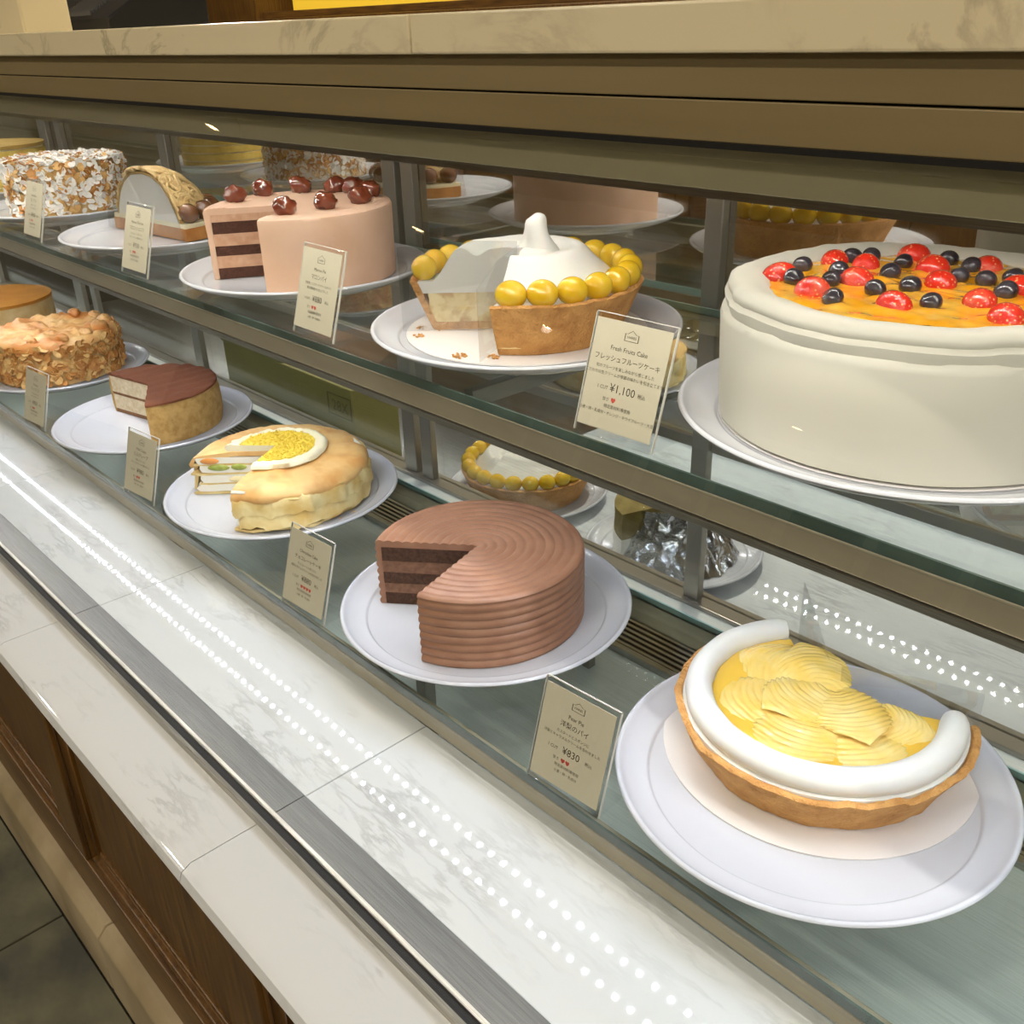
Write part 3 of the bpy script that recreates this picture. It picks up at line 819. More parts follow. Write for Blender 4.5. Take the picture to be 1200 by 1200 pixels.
def grape_tart(name, label, x, y, zb, a0, a1, first_grape, cut=True, rz=0):
    t = thing(name, label, 'tart', (x, y, zb), rz)
    rb, rt, h = 0.088, 0.106, 0.047
    def dp(r, z, a):
        return r + 0.0016 * fbm(cos(a) * 4, sin(a) * 4, z * 40) * (1 if r > 0.07 else 0), z + (0.0016 * fbm(cos(a) * 6, sin(a) * 6, 2) if z > h - 0.006 else 0)
    obj('pastry_crust', MB().lathe(crust_section(rb, rt, h), a0, a1, 120, dp), M_CRUST, t, smooth=45)
    obj('custard_filling', disc(0, rb + 0.002, 0.0072, 0.034, a0 + 0.3, a1 - 0.3, wob=0.001), M_CUSTARD, t)
    obj('cream_base', disc(0, rt - 0.008, 0.0342, h - 0.002, a0 + 0.2, a1 - 0.2, wob=0.002), M_WHIP, t)
    obj('whipped_cream', whip_mesh(0.086, 0.030, a0 + 0.5, a1 - 0.5, h - 0.003, 2.0, cut), M_WHIP, t, smooth=70)
    if cut:
        def dpk(r, z, a):
            f = (z - 0.066) / 0.035
            return r * (1 + 0.13 * sin(2 * a + 5 * f) + 0.10 * fbm(cos(a) * 1.5, sin(a) * 1.5, z * 60)), z + 0.002 * sin(a) * f
        pk = MB().lathe([(0, 0.066), (0.021, 0.066), (0.0185, 0.072), (0.0150, 0.078), (0.0128, 0.084), (0.0112, 0.090), (0.0098, 0.0955), (0.0080, 0.0990), (0.0045, 0.1008), (0, 0.1012)], n=40, disp=dpk)
        obj('cream_peak', pk, M_WHIP, t, smooth=70, loc=(0.001, 0.013, -0.001))
    a = first_grape
    while a < a1 - 6:
        q = radians(a)
        o = obj('yellow_grape', _grape_me, M_GRAPE, t, loc=(0.0945 * cos(q), 0.0945 * sin(q), h + 0.0075))
        o.rotation_euler = (random.uniform(-.2, .2), random.uniform(-.2, .2), q + pi / 2)
        a += 15.8
    return t
grape_tart('grape_tart', 'cut tart with whipped cream peak ringed by yellow grapes', -0.645, 0.612, BU + 0.0012, -60, 226, -51)
bd = obj('cake_board', MB().lathe([(0, 0), (0.112, 0), (0.112, 0.0011), (0, 0.0011)], n=72), M_PAPER, loc=(-0.645, 0.612, BU)); tag(bd, 'thin white paper disc under the cut grape tart', 'cake board')

# ------------------------------------------------------------------ fresh fruit cake
M_FROST = mat('fruit_cake_cream', '#c4c1b4', rough=0.5, spec=0.3, bump=0.05, bscale=40)
M_JELLY = mat('orange_jelly', '#f7ac18', rough=0.12, col2='#fbcc58', nscale=45, coat=0.9, bump=0.3, bscale=70, contrast=(0.4, 0.75))
M_STRAW = mat('strawberry_red', '#dc2f1e', rough=0.15, col2='#ee7a5c', nscale=55, coat=0.8, bump=0.4, bscale=420, contrast=(0.5, 0.85))
def seed_mat():
    N, L = MATS['strawberry_red'].node_tree.nodes, MATS['strawberry_red'].node_tree.links
    p = N['Principled BSDF']
    tc = N.new('ShaderNodeTexCoord')
    v = N.new('ShaderNodeTexVoronoi'); v.inputs['Scale'].default_value = 300
    L.new(tc.outputs['Object'], v.inputs['Vector'])
    r = N.new('ShaderNodeMapRange'); r.inputs['From Min'].default_value = 0.16; r.inputs['From Max'].default_value = 0.26
    r.inputs['To Min'].default_value = 1.0; r.inputs['To Max'].default_value = 0.0
    L.new(v.outputs['Distance'], r.inputs['Value'])
    src = p.inputs['Base Color'].links[0].from_socket
    m = N.new('ShaderNodeMix'); m.data_type = 'RGBA'; m.inputs['B'].default_value = lin('#f0b070')
    L.new(r.outputs['Result'], m.inputs['Factor']); L.new(src, m.inputs['A']); L.new(m.outputs['Result'], p.inputs['Base Color'])
seed_mat()
M_BLUE = mat('blueberry_skin', '#242027', rough=0.2, col2='#3d3a42', nscale=80, coat=0.7)
def fruit_cake():
    t = thing('fresh_fruit_cake', 'tall white cream cake topped with orange jelly, strawberries and blueberries', 'cake', (-0.288, 0.637, BU + 0.0012))
    R_, h = 0.130, 0.092
    def dp(r, z, a):
        k = 0.0012 * fbm(cos(a) * 2.5, sin(a) * 2.5, z * 14)
        return r + (k if r > 0.1 else 0), z + (0.0016 * fbm(cos(a) * 3, sin(a) * 3, 4) if z > 0.076 else 0)
    sec = [(0, 0.0), (R_ - 0.006, 0.0), (R_ - 0.002, 0.002), (R_ - 0.001, 0.02), (R_, 0.045), (R_ + 0.0005, 0.070), (R_ - 0.0005, 0.074), (R_ - 0.004, 0.0765), (R_ - 0.0055, 0.078), (0.08, 0.080), (0, 0.080)]
    obj('cream_coating', MB().lathe(sec, n=128, disp=dp), M_FROST, t, smooth=45)
    def dp2(r, z, a):
        k = fbm(cos(a) * 3.2, sin(a) * 3.2, 6)
        w_ = 0.0011 * sin(a * 11 + 4 * k) if z > 0.078 else 0
        return r + 0.0022 * k + w_, z + 0.0016 * k
    sec = [(R_ - 0.022, 0.0785), (R_ - 0.0055, 0.0695), (R_ - 0.0015, 0.0795), (R_ - 0.001, 0.0825), (R_ - 0.004, 0.0845), (R_ - 0.0045, 0.0852), (R_ - 0.0028, 0.0875), (R_ - 0.0035, 0.0905), (R_ - 0.0065, 0.0930), (R_ - 0.0085, 0.0938),
           (R_ - 0.013, h + 0.0026), (R_ - 0.020, h + 0.0010), (R_ - 0.027, h - 0.001), (R_ - 0.031, h - 0.0035), (R_ - 0.031, 0.0785)]
    obj('cream_rim', MB().lathe(sec, n=160, disp=dp2), M_FROST, t, smooth=60)
    def dpj(r, z, a):
        return r, z + (0.0016 * fbm(r * cos(a) * 70, r * sin(a) * 70, 1) if z > h - 0.004 else 0)
    zj = h - 0.0028
    sec = [(0, zj)] + [(0.1 * i / 22, zj) for i in range(1, 23)] + [(0.101, zj - 0.003), (0.1, zj - 0.008), (0, zj - 0.008)]
    obj('orange_jelly', MB().lathe(sec, n=110, disp=dpj), M_JELLY, t, smooth=70)
    k = 0.949
    def fix(p): return ((p[0] - 0.288) * k + 0.288, (p[1] + 0.637) * k - 0.637)
    st = [(-0.106, -0.003), (-0.103, 0.067), (-0.065, -0.027), (-0.056, 0.017), (-0.078, 0.069), (-0.064, 0.119), (-0.034, 0.087), (-0.010, 0.049), (-0.007, -0.025), (0.032, 0.016), (-0.006, 0.116), (0.039, 0.064), (0.06, -0.01), (0.07, 0.09), (0.055, 0.12)]
    bl = [(-0.109, 0.03), (-0.091, -0.01), (-0.095, 0.078), (-0.087, 0.093), (-0.079, 0.031), (-0.069, 0.004), (-0.041, -0.042), (-0.032, -0.002), (-0.048, 0.049), (-0.057, 0.086), (-0.019, 0.022), (0.012, -0.011), (-0.036, 0.116), (-0.007, 0.071), (-0.014, 0.106), (0.012, 0.071), (0.036, 0.046), (0.023, 0.09), (0.06, 0.04), (0.08, 0.06)]
    sme = MB().ell((0, 0, 0), 0.0135, 0.0112, 0.0098, nu=24, nv=14, disp=lambda d: 1 - 0.18 * max(0, d.x) ** 2).mesh('strawberry', 80); sme.materials.append(M_STRAW)
    bme = MB().ell((0, 0, 0), 0.0082, 0.0082, 0.0075, nu=20, nv=14, disp=lambda d: 1 - 0.16 * exp(-((1 - d.z) / 0.06) ** 2)).mesh('blueberry', 60); bme.materials.append(M_BLUE)
    for p in st:
        x, y = fix(p)
        o = obj('strawberry', sme, M_STRAW, t, loc=(x, y, zj + 0.0002)); o.rotation_euler = (random.uniform(-.2, .2), random.uniform(-.2, .2), random.uniform(0, 6.28))
        s = random.uniform(0.85, 1.05); o.scale = (s, s, s)
    for p in bl:
        x, y = fix(p)
        o = obj('blueberry', bme, M_BLUE, t, loc=(x, y, zj + 0.0022)); o.rotation_euler = (random.uniform(-.9, .9), random.uniform(-.9, .9), 0)
        s = random.uniform(0.82, 1.0); o.scale = (s, s, s)
fruit_cake()
bd = obj('cake_board', MB().lathe([(0, 0), (0.1275, 0), (0.1275, 0.0011), (0, 0.0011)], n=72), M_PAPER, loc=(-0.288, 0.637, BU)); tag(bd, 'thin white paper disc under the fresh fruit cake', 'cake board')

# ------------------------------------------------------------------ pear pie
M_PEAR = mat('pear_slice', '#efc964', rough=0.10, col2='#f6e09c', nscale=40, coat=0.9, sss=0.2, contrast=(0.35, 0.75))
M_PEARBED = mat('pear_glaze_bed', '#ecc04c', rough=0.15, coat=0.8)
def pear_pie():
    t = thing('pear_pie', 'cut pie of glazed fanned pears inside a thick white cream ring', 'pie', (-0.288, 0.578, BL + 0.0012))
    a0, a1 = 137.0, 391.0
    rb, rt, h = 0.094, 0.111, 0.040
    def dp(r, z, a):
        return r + 0.0022 * fbm(cos(a) * 4, sin(a) * 4, z * 40) * (1 if r > 0.08 else 0), z + (0.0026 * fbm(cos(a) * 5, sin(a) * 5, 2) if z > h - 0.006 else 0)
    obj('pastry_crust', MB().lathe(crust_section(rb, rt, h, 0.006), a0, a1, 120, dp), M_CRUST, t, smooth=45)
    obj('custard_filling', disc(0, rb, 0.0072, 0.034, a0 + 0.3, a1 - 0.3), M_CUSTARD, t)
    obj('glaze_bed', disc(0, 0.083, 0.0342, 0.0425, a0 + 2, a1 - 2, wob=0.003), M_PEARBED, t)
    obj('cream_base', disc(0.078, rt - 0.0055, 0.0342, h - 0.001, a0 + 1.2, a1 - 1.2), M_WHIP, t)
    # piped ring
    pts = []; n = 70
    rad = []
    for i in range(n + 1):
        a = radians(a0 + 3 + (a1 - a0 - 6) * i / n)
        rr = 0.0935 + 0.0006 * fbm(cos(a) * 3, sin(a) * 3, 1)
        pts.append((rr * cos(a), rr * sin(a), h + 0.0052))
        rad.append(0.0106 * (0.82 if i in (0, n) else 0.97 if i in (1, n - 1) else 1))
    obj('cream_ring', MB().tube(pts, rad, 18), M_WHIP, t, smooth=60)
    # fanned pear halves
    def pear(cx, cy, ang, L, W, tilt, z):
        R3 = Matrix.Rotation(radians(ang), 3, 'Z') @ Matrix.Rotation(radians(tilt), 3, 'Y')
        mb = MB(); nu, nv = 110, 16; vs = []
        for i in range(nu + 1):
            s = -1 + 2 * i / nu
            wd = W * max(0.0, 1 - abs(s) ** 2.2) ** 0.5 * (1 + 0.18 * s)
            for j in range(nv + 1):
                q = pi * j / nv
                curve = 0.010 * (cos(q)) ** 2
                se = s + 0.10 * cos(q) ** 2 + 0.05 * fbm(s * 2.5 + ang, cos(q) * 1.5, cx * 30)
                rid = 0.00085 * (abs(sin(se * 20.0 + ang)) ** 0.6) * (0.45 + 1.2 * abs(fbm(s * 2 + ang, cos(q) * 2, 1)))
                vs.append(Vector((cx, cy, z)) + R3 @ Vector((s * L - curve + 0.005, wd * cos(q) * (1 + 0.035 * sin(s * 40)), (0.0056 * sqrt(max(0, 1 - s * s)) + rid) * sin(q) - 0.001 + 0.0012 * fbm(s * 2 + ang, cos(q), 5))))
        fs = [(i * (nv + 1) + j, (i + 1) * (nv + 1) + j, (i + 1) * (nv + 1) + j + 1, i * (nv + 1) + j + 1) for i in range(nu) for j in range(nv)]
        fs += [tuple([i * (nv + 1) for i in range(nu + 1)] + [i * (nv + 1) + nv for i in range(nu, -1, -1)])]
        mb.add(vs, fs)
        obj('pear_half', mb, M_PEAR, t, smooth=60)
    for cx, cy, ang, L, W, tl, z in ((-0.046, 0.016, 185, 0.036, 0.031, 4, 0.0400), (-0.036, -0.034, 232, 0.036, 0.030, 5, 0.0385), (0.010, -0.050, 285, 0.034, 0.032, 5, 0.0395), (0.050, -0.026, 330, 0.034, 0.029, 4, 0.0385),
                                     (0.054, 0.012, 15, 0.026, 0.022, 4, 0.0395), (-0.022, 0.024, 140, 0.033, 0.027, -2, 0.0440), (-0.010, -0.014, 250, 0.032, 0.028, -3, 0.0440), (0.026, -0.006, 320, 0.034, 0.028, -3, 0.0450)):
        pear(cx, cy, ang, L, W, tl, z + 0.003)
pear_pie()
bd = obj('cake_board', MB().lathe([(0, 0), (0.119, 0), (0.119, 0.0011), (0, 0.0011)], n=72), M_PAPER, loc=(-0.288, 0.578, BL)); tag(bd, 'thin white paper disc under the pear pie', 'cake board')

# ------------------------------------------------------------------ half chestnut cream tart (upper shelf)
M_NOODLE = mat('chestnut_noodle', '#dac08a', rough=0.5, col2='#caa870', nscale=90)
M_BROWN_GLAZE = mat('brown_glazed_nut', '#5b3a26', rough=0.15, coat=0.9, col2='#7a5236', nscale=50)
def mont_blanc():
    t = thing('chestnut_cream_tart', 'half tart heaped with piped chestnut cream strands beside whole brown chestnuts', 'tart', (-1.400, 0.592, BU + 0.0003))
    a0, a1 = 4.0, 187.0
    obj('pastry_base', disc(0, 0.098, 0.0005, 0.017, a0, a1, wob=0.001), mat('orange_crust', '#c48a48', rough=0.7, col2='#a96c2e', nscale=50, bump=0.4, bscale=180), t)
    obj('cream_rim_layer', disc(0, 0.096, 0.0171, 0.023, a0, a1, wob=0.002), M_CREAM_Y, t)
    sec = [(0, 0.0232), (0.080, 0.0232), (0.076, 0.034), (0.064, 0.054), (0.048, 0.070), (0.028, 0.080), (0, 0.083)]
    obj('cream_dome', MB().lathe(sec, a0, a1, 60), M_WHIP, t)
    M_SKIN = mat('chestnut_cream_skin', '#b08f56', rough=0.6)
    obj('chestnut_cream_skin', MB().lathe([(0.0815, 0.0233), (0.0845, 0.0233), (0.080, 0.036), (0.068, 0.056), (0.051, 0.0725), (0.030, 0.0830), (0, 0.0862), (0, 0.0835), (0.0285, 0.0805), (0.0485, 0.0705), (0.0645, 0.0545), (0.0765, 0.0345)], a0 + 0.4, a1 - 0.4, 60), M_SKIN, t)
    st = MB()
    prof = [(0.085, 0.026), (0.081, 0.037), (0.069, 0.057), (0.052, 0.0735), (0.030, 0.0845), (0.003, 0.0875)]
    def pr(s):
        s = min(max(s, 0), 0.9999) * (len(prof) - 1); i = int(s); f = s - i
        return prof[i][0] * (1 - f) + prof[i + 1][0] * f, prof[i][1] * (1 - f) + prof[i + 1][1] * f
    for k in range(360):
        aa = radians(random.uniform(a0 + 2, a1 - 2)); s0 = random.uniform(0.05, 0.9)
        da = random.choice((-1, 1)) * random.uniform(0.25, 0.6); ds = random.uniform(-0.35, 0.35)
        pts = []
        for i in range(10):
            u = i / 9
            s = min(0.98, max(0.0, s0 + ds * (u - 0.5) + 0.03 * sin(u * 9 + k)))
            a = min(max(aa + da * (u - 0.5), radians(a0 + 1)), radians(a1 - 1))
            r, z = pr(s)
            lift = 0.0010 + 0.0016 * (k % 3)
            pts.append((r * cos(a), r * sin(a), z + lift))
        st.tube(pts, 0.0021, 5)
    o = obj('piped_strands', st, M_NOODLE, t, smooth=80); o['kind'] = 'stuff'
    for a in (14, 36, 58, 80, 102, 124, 146, 170):
        q = radians(a)
        obj('whole_chestnut', MB().ell((0, 0, 0), 0.0155, 0.014, 0.0135, disp=lambda d: 1 + 0.06 * fbm(d.x * 2, d.y * 2, d.z * 2 + a)), M_BROWN_GLAZE, t, smooth=80, loc=(0.086 * cos(q), 0.086 * sin(q), 0.035))
mont_blanc()

# ------------------------------------------------------------------ far cakes at the end of both shelves
M_YL = mat('yellow_layer_sponge', '#dfc668', rough=0.75, col2='#cbab48', nscale=80, bump=0.4, bscale=200)
M_YLT = mat('tan_layer_top', '#b79a55', rough=0.7, col2='#a4863f', nscale=40)
def yellow_cake():
    t = thing('yellow_layer_cake', 'tall pale yellow layer cake with tan top beyond the sugared almond cake', 'cake', (-2.09, 0.605, BU))
    z = 0.0005
    for i in range(5):
        obj('sponge_layer', disc(0, 0.094 + 0.001 * (i % 2), z, z + 0.0125, -120, 150, wob=0.0015, seed=i), M_YL, t); z += 0.0126
        obj('cream_layer', disc(0, 0.092, z, z + 0.003, -120, 150), M_CREAM_Y, t); z += 0.0031
    obj('top_glaze', disc(0, 0.095, z, z + 0.006, -120, 150, wob=0.001), M_YLT, t)
yellow_cake()
M_ORANGE = mat('orange_glaze', '#cf8a30', rough=0.3, col2='#b97420', nscale=25, coat=0.3)
def orange_cake():
    t = thing('orange_glazed_cake', 'plain cake with smooth orange-brown top behind the toasted almond cake', 'cake', (-2.10, 0.545, BL))
    obj('cake_body', disc(0, 0.105, 0.0005, 0.060, 0, 360, wob=0.001), M_CAKE_Y, t)
    obj('orange_top', disc(0, 0.1055, 0.0601, 0.066, 0, 360, wob=0.001), M_ORANGE, t)
orange_cake()

# ------------------------------------------------------------------ crumbs and clear films
def crumbs(name, label, x, y, z, spots, m):
    mb = MB()
    for (cx, cy, n, sp, s) in spots:
        for i in range(n):
            r = sp * sqrt(random.random()); a = random.uniform(0, 6.28); q = s * random.uniform(0.5, 1.3)
            p = Vector((cx + r * cos(a), cy + r * sin(a), q * 0.5))
            mb.ell(p, q, q * 0.8, q * 0.5, nu=6, nv=4, disp=lambda d: random.uniform(0.7, 1.2))
    o = obj(name, mb, m, loc=(x, y, z), smooth=0)
    tag(o, label, 'crumbs', kind='stuff')
crumbs('pastry_crumbs', 'golden pastry crumbs on the paper disc in the grape tart cut', -0.645, 0.612, BU + 0.0013, ((0.022, -0.100, 26, 0.007, 0.0014), (0.045, -0.082, 20, 0.006, 0.0014), (-0.055, -0.085, 14, 0.006, 0.0014), (-0.075, -0.068, 8, 0.004, 0.0012), (-0.062, -0.062, 6, 0.012, 0.001)), M_CRUST)
crumbs('pastry_crumbs', 'few brown crust crumbs on the paper disc beside the pear pie', -0.288, 0.578, BL + 0.0013, ((0.076, 0.078, 2, 0.003, 0.0018), (0.085, 0.072, 3, 0.003, 0.0020), (0.084, 0.063, 2, 0.002, 0.0018), (0.094, 0.058, 3, 0.003, 0.0020)), M_CRUST)
crumbs('cake_crumbs', 'yellow crepe crumbs on the plate beside the crepe cake', -1.010, 0.532, BL + 0.0001, ((0.116, 0.012, 4, 0.004, 0.0012), (0.112, 0.03, 3, 0.003, 0.001)), M_CREPE)

def film(name, label, pts, loc, cat='plastic film', th=0.0004):
    """bent clear sheet: each entry is (bottom xyz, top xyz) along its length"""
    mb = MB(); vs = []
    for b_, t_ in pts:
        vs += [Vector(b_), Vector(t_)]
    n = len(pts)
    d = (Vector(pts[-1][0]) - Vector(pts[0][0])).cross(Vector((0, 0, 1))).normalized() * th
    vs2 = [v + d for v in vs]
    fs = []
    for i in range(n - 1):
        fs += [(2 * i, 2 * i + 2, 2 * i + 3, 2 * i + 1), (2 * n + 2 * i, 2 * n + 2 * i + 1, 2 * n + 2 * i + 3, 2 * n + 2 * i + 2), (2 * i, 2 * n + 2 * i, 2 * n + 2 * i + 2, 2 * i + 2), (2 * i + 1, 2 * i + 3, 2 * n + 2 * i + 3, 2 * n + 2 * i + 1)]
    fs += [(0, 1, 2 * n + 1, 2 * n), (2 * n - 2, 4 * n - 2, 4 * n - 1, 2 * n - 1)]
    mb.add(vs + vs2, fs)
    o = obj(name, mb, M_FILM, loc=loc)
    tag(o, label, cat)
    return o
def pol(r, a, z): return (r * cos(radians(a)), r * sin(radians(a)), z)
film('clear_film', 'clear plastic film along the left cut face of the grape tart', [(pol(0.004, 229, 0.001), pol(0.004, 229, 0.080)), (pol(0.05, 229, 0.001), pol(0.05, 229, 0.082)), (pol(0.112, 228, 0.001), pol(0.112, 228, 0.078))], (-0.645, 0.608, BU + 0.0012))
film('clear_film', 'clear plastic film along the near cut face of the grape tart', [(pol(0.006, -64, 0.001), pol(0.006, -64, 0.078)), (pol(0.06, -63.5, 0.001), pol(0.06, -63.5, 0.075)), (pol(0.11, -63, 0.001), pol(0.11, -63, 0.062))], (-0.645, 0.608, BU + 0.0012))
film('clear_film', 'pointed clear plastic film standing in the far cut of the pear pie', [((-0.068, 0.078, 0.001), (-0.070, 0.080, 0.085)), ((-0.045, 0.062, 0.001), (-0.046, 0.063, 0.068)), ((-0.008, 0.030, 0.001), (-0.008, 0.030, 0.046))], (-0.288, 0.578, BL + 0.0015))
film('clear_film', 'wide clear plastic film across the near cut of the pear pie', [((0.004, 0.024, 0.001), (0.000, 0.024, 0.062)), ((0.05, 0.052, 0.001), (0.046, 0.053, 0.060)), ((0.092, 0.072, 0.001), (0.090, 0.074, 0.056))], (-0.288, 0.578, BL + 0.0015))
film('clear_film', 'clear plastic film on the cut face of the half chestnut tart', [((-0.104, -0.016, 0.001), (-0.09, -0.014, 0.05)), ((-0.05, -0.010, 0.001), (-0.05, -0.010, 0.084)), ((0.0, -0.004, 0.001), (0.0, -0.004, 0.092)), ((0.05, 0.0005, 0.001), (0.05, 0.0005, 0.080)), ((0.104, 0.004, 0.001), (0.092, 0.003, 0.046))], (-1.400, 0.588, BU + 0.0003))

# ------------------------------------------------------------------ price cards in clear holders
_txt = {}
def text_mesh(body, size, align='CENTER'):
    k = (body, size, align)
    if k not in _txt:
        c = bpy.data.curves.new('t', 'FONT'); c.body = body; c.size = size; c.align_x = align; c.resolution_u = 2
        o = bpy.data.objects.new('t', c); COL.objects.link(o)
        bpy.context.view_layer.update()
        me = bpy.data.meshes.new_from_object(o.evaluated_get(bpy.context.evaluated_depsgraph_get()))
        bpy.data.objects.remove(o)
        _txt[k] = me
    return _txt[k]
CW, CH = 0.0665, 0.0765
def price_card(x, y, zs, rz, label, en, jp, lines, price, hearts, foot):
    t = thing('price_card', label, 'price card', (x, y, zz(zs) + 0.0002), rz, 'price cards along the shelf edges')
    lean = Matrix.Rotation(radians(-17), 4, 'X')
    W, Hh = 0.0355, 0.0865
    h = obj('acrylic_holder', MB().box(-W, W, 0, 0.0026, 0, Hh).box(-W, W, -0.0024, -0.0014, 0, 0.0075).box(-W, W, -0.0014, 0, 0, 0.0012), M_ACRYL, t, bevel=0.0004)
    h.matrix_local = lean
    rim = MB().box(-W, W, 0.0003, 0.0023, Hh, Hh + 0.0006).box(W, W + 0.0006, 0.0003, 0.0023, 0.001, Hh).box(-W - 0.0006, -W, 0.0003, 0.0023, 0.001, Hh)  # pale opaque rim paints in the highlight along the holder's edges
    rm = obj('edge_highlight', rim, MATS['acrylic_highlight'], t); rm.matrix_local = lean
    obj('holder_foot', MB().box(-W, W, 0.003, 0.030, 0, 0.0022), M_ACRYL, t, bevel=0.0004)
    c = obj('paper_card', MB().box(-CW / 2, CW / 2, -0.0008, -0.0002, 0.0065, 0.0065 + CH), M_CARD, t)
    c.matrix_local = lean
    up_ = Matrix.Rotation(radians(90), 4, 'X')
    def line(name, body, size, u, v, m=M_INK, align='CENTER'):
        me = text_mesh(body, size, align)
        o = bpy.data.objects.new(name, me)
        if not me.materials: me.materials.append(m)
        COL.objects.link(o); o.parent = c
        o.matrix_local = Matrix.Translation((u, -0.00095, v)) @ up_
    # emblem: a little gabled signboard outline with the shop name in it
    em = MB()
    out = [(-0.0062, 0.0), (0.0062, 0.0), (0.0062, 0.0052), (0.0040, 0.0052), (0.0, 0.0078), (-0.0040, 0.0052), (-0.0062, 0.0052)]
    n = len(out); q = 0.0005
    ctr = Vector((0, 0.0034))
    vs = []
    for (a, b) in out:
        d = Vector((a, b)) - ctr
        i_ = ctr + d * 0.90
        vs += [(a, -0.001, 0.0705 + b), (i_.x, -0.001, 0.0705 + i_.y)]
    em.add(vs, [(2 * i, 2 * ((i + 1) % n), 2 * ((i + 1) % n) + 1, 2 * i + 1) for i in range(n)])
    obj('printed_emblem', em, M_INK, c, smooth=0)
    line('printed_shop_name', 'HARBS', 0.0027, 0, 0.0725)
    line('printed_name', en, 0.0046, 0, 0.0625)
    line('printed_title', jp, 0.0056 if len(jp) < 9 else 0.0049, 0, 0.0550)
    for i, s in enumerate(lines):
        line('printed_description', s, 0.0029, 0, 0.0492 - i * 0.0044)
    line('printed_portion', '1 CUT', 0.0036, -0.0165, 0.0348)
    line('printed_price', price, 0.0082, 0.0015, 0.0340)
    line('printed_tax_note', '税込', 0.0034, 0.0185, 0.0348)
    line('printed_sweetness', '甘さ', 0.0030, -0.0115, 0.0272)
    line('printed_hearts', '♥' * hearts, 0.0036, -0.0070, 0.0270, M_INK_RED, 'LEFT')
    if hearts < 4:
        line('printed_faint_hearts', '♡' * (4 - hearts), 0.0036, -0.0070 + 0.0040 * hearts, 0.0270, MATS['faint_ink'], 'LEFT')
    line('printed_note', foot[0], 0.0030, 0, 0.0225)
    line('printed_allergens', foot[1], 0.0028, 0, 0.0178)
mat('acrylic_highlight', '#c4c2b8', rough=0.35)
mat('faint_ink', '#c2ab92', rough=0.8)
FN = ('特定原材料等使用', '小麦・卵・乳成分')
price_card(-0.3975, 0.4025, ZL, 3, 'price card reading pear pie at 830 yen beside the pear pie', 'Pear Pie', '洋梨のパイ', ('カスタードとスポンジに', '洋梨とキャラメルクリームを合わせました'), '¥830', 2, FN)
price_card(-0.764, 0.4030, ZL, 3, 'price card reading chocolate cake between the crepe cake and chocolate cake plates', 'Chocolate Cake', 'チョコレートケーキ', ('チョコレートスポンジに', '濃厚な生チョコクリームを合わせました'), '¥880', 4, FN)
price_card(-1.150, 0.4030, ZL, 6, 'small price card between the cocoa cake and crepe cake plates', 'Mille Crepes', 'ミルクレープ', ('六枚のクレープに', 'フルーツとクリームを重ねました'), '¥980', 2, FN)
price_card(-1.520, 0.4025, ZL, 5, 'small price card between the toasted almond cake and cocoa cake plates', 'Tiramisu', 'ティラミス', ('マスカルポーネの', 'なめらかなクリーム'), '¥850', 2, FN)
price_card(-0.4225, 0.4800, ZU, 1, 'price card reading fresh fruits cake at 1,100 yen beside the white cake', 'Fresh Fruits Cake', 'フレッシュフルーツケーキ', ('旬のフルーツを楽しみながら感じました', 'こだわりの生クリームが季節の味わいを引き立てます'), '¥1,100', 1, ('特定原材料等使用', '小麦・卵・乳成分・オレンジ・キウイフルーツ・大豆'))
price_card(-0.8085, 0.4800, ZU, -1, 'price card reading marron pie between the chestnut cake and grape tart plates', 'Marron Pie', 'マロンパイ', ('渋皮栗とカスタードクリームのパイ', '栗の風味豊かに仕上げました'), '¥880', 2, FN)
price_card(-1.2145, 0.4800, ZU, 1, 'price card between the half chestnut tart and chestnut cake plates', 'Marron Chocolat', 'マロンショコラ', ('チョコレートスポンジと', 'マロンクリームを重ねました'), '¥930', 2, FN)
price_card(-1.570, 0.4800, ZU, 0, 'price card in front of the sugared almond cake', 'Mont Blanc', 'モンブラン', ('栗のクリームを', 'たっぷり絞りました'), '¥930', 2, FN)

# ------------------------------------------------------------------ staff side behind the doors
M_TBL = MATS['brushed_steel']
def table(name, label, x0, x1, y0, y1, ztop, m):
    t = thing(name, label, 'table', ((x0 + x1) / 2, (y0 + y1) / 2, 0))
    cx, cy = (x0 + x1) / 2, (y0 + y1) / 2
    obj('table_top', MB().box(x0 - cx, x1 - cx, y0 - cy, y1 - cy, ztop - 0.03, ztop), m, t, bevel=0.002)
    for sx in (x0 - cx + 0.03, x1 - cx - 0.03):
        for sy in (y0 - cy + 0.03, y1 - cy - 0.03):
            obj('leg', MB().box(sx - 0.018, sx + 0.018, sy - 0.018, sy + 0.018, 0, ztop - 0.03), M_STEEL, t, bevel=0.002)
    return t
ZT = -0.685
table('marble_work_table', 'white marble work table behind the counter doors', -1.16, 0.6, 0.885, 1.55, zz(ZT), M_MARBLE)
table('steel_work_table', 'low steel work table carrying the yellow-green box behind the doors', -3.2, -1.19, 0.885, 1.5, zz(-0.76), M_STEEL)
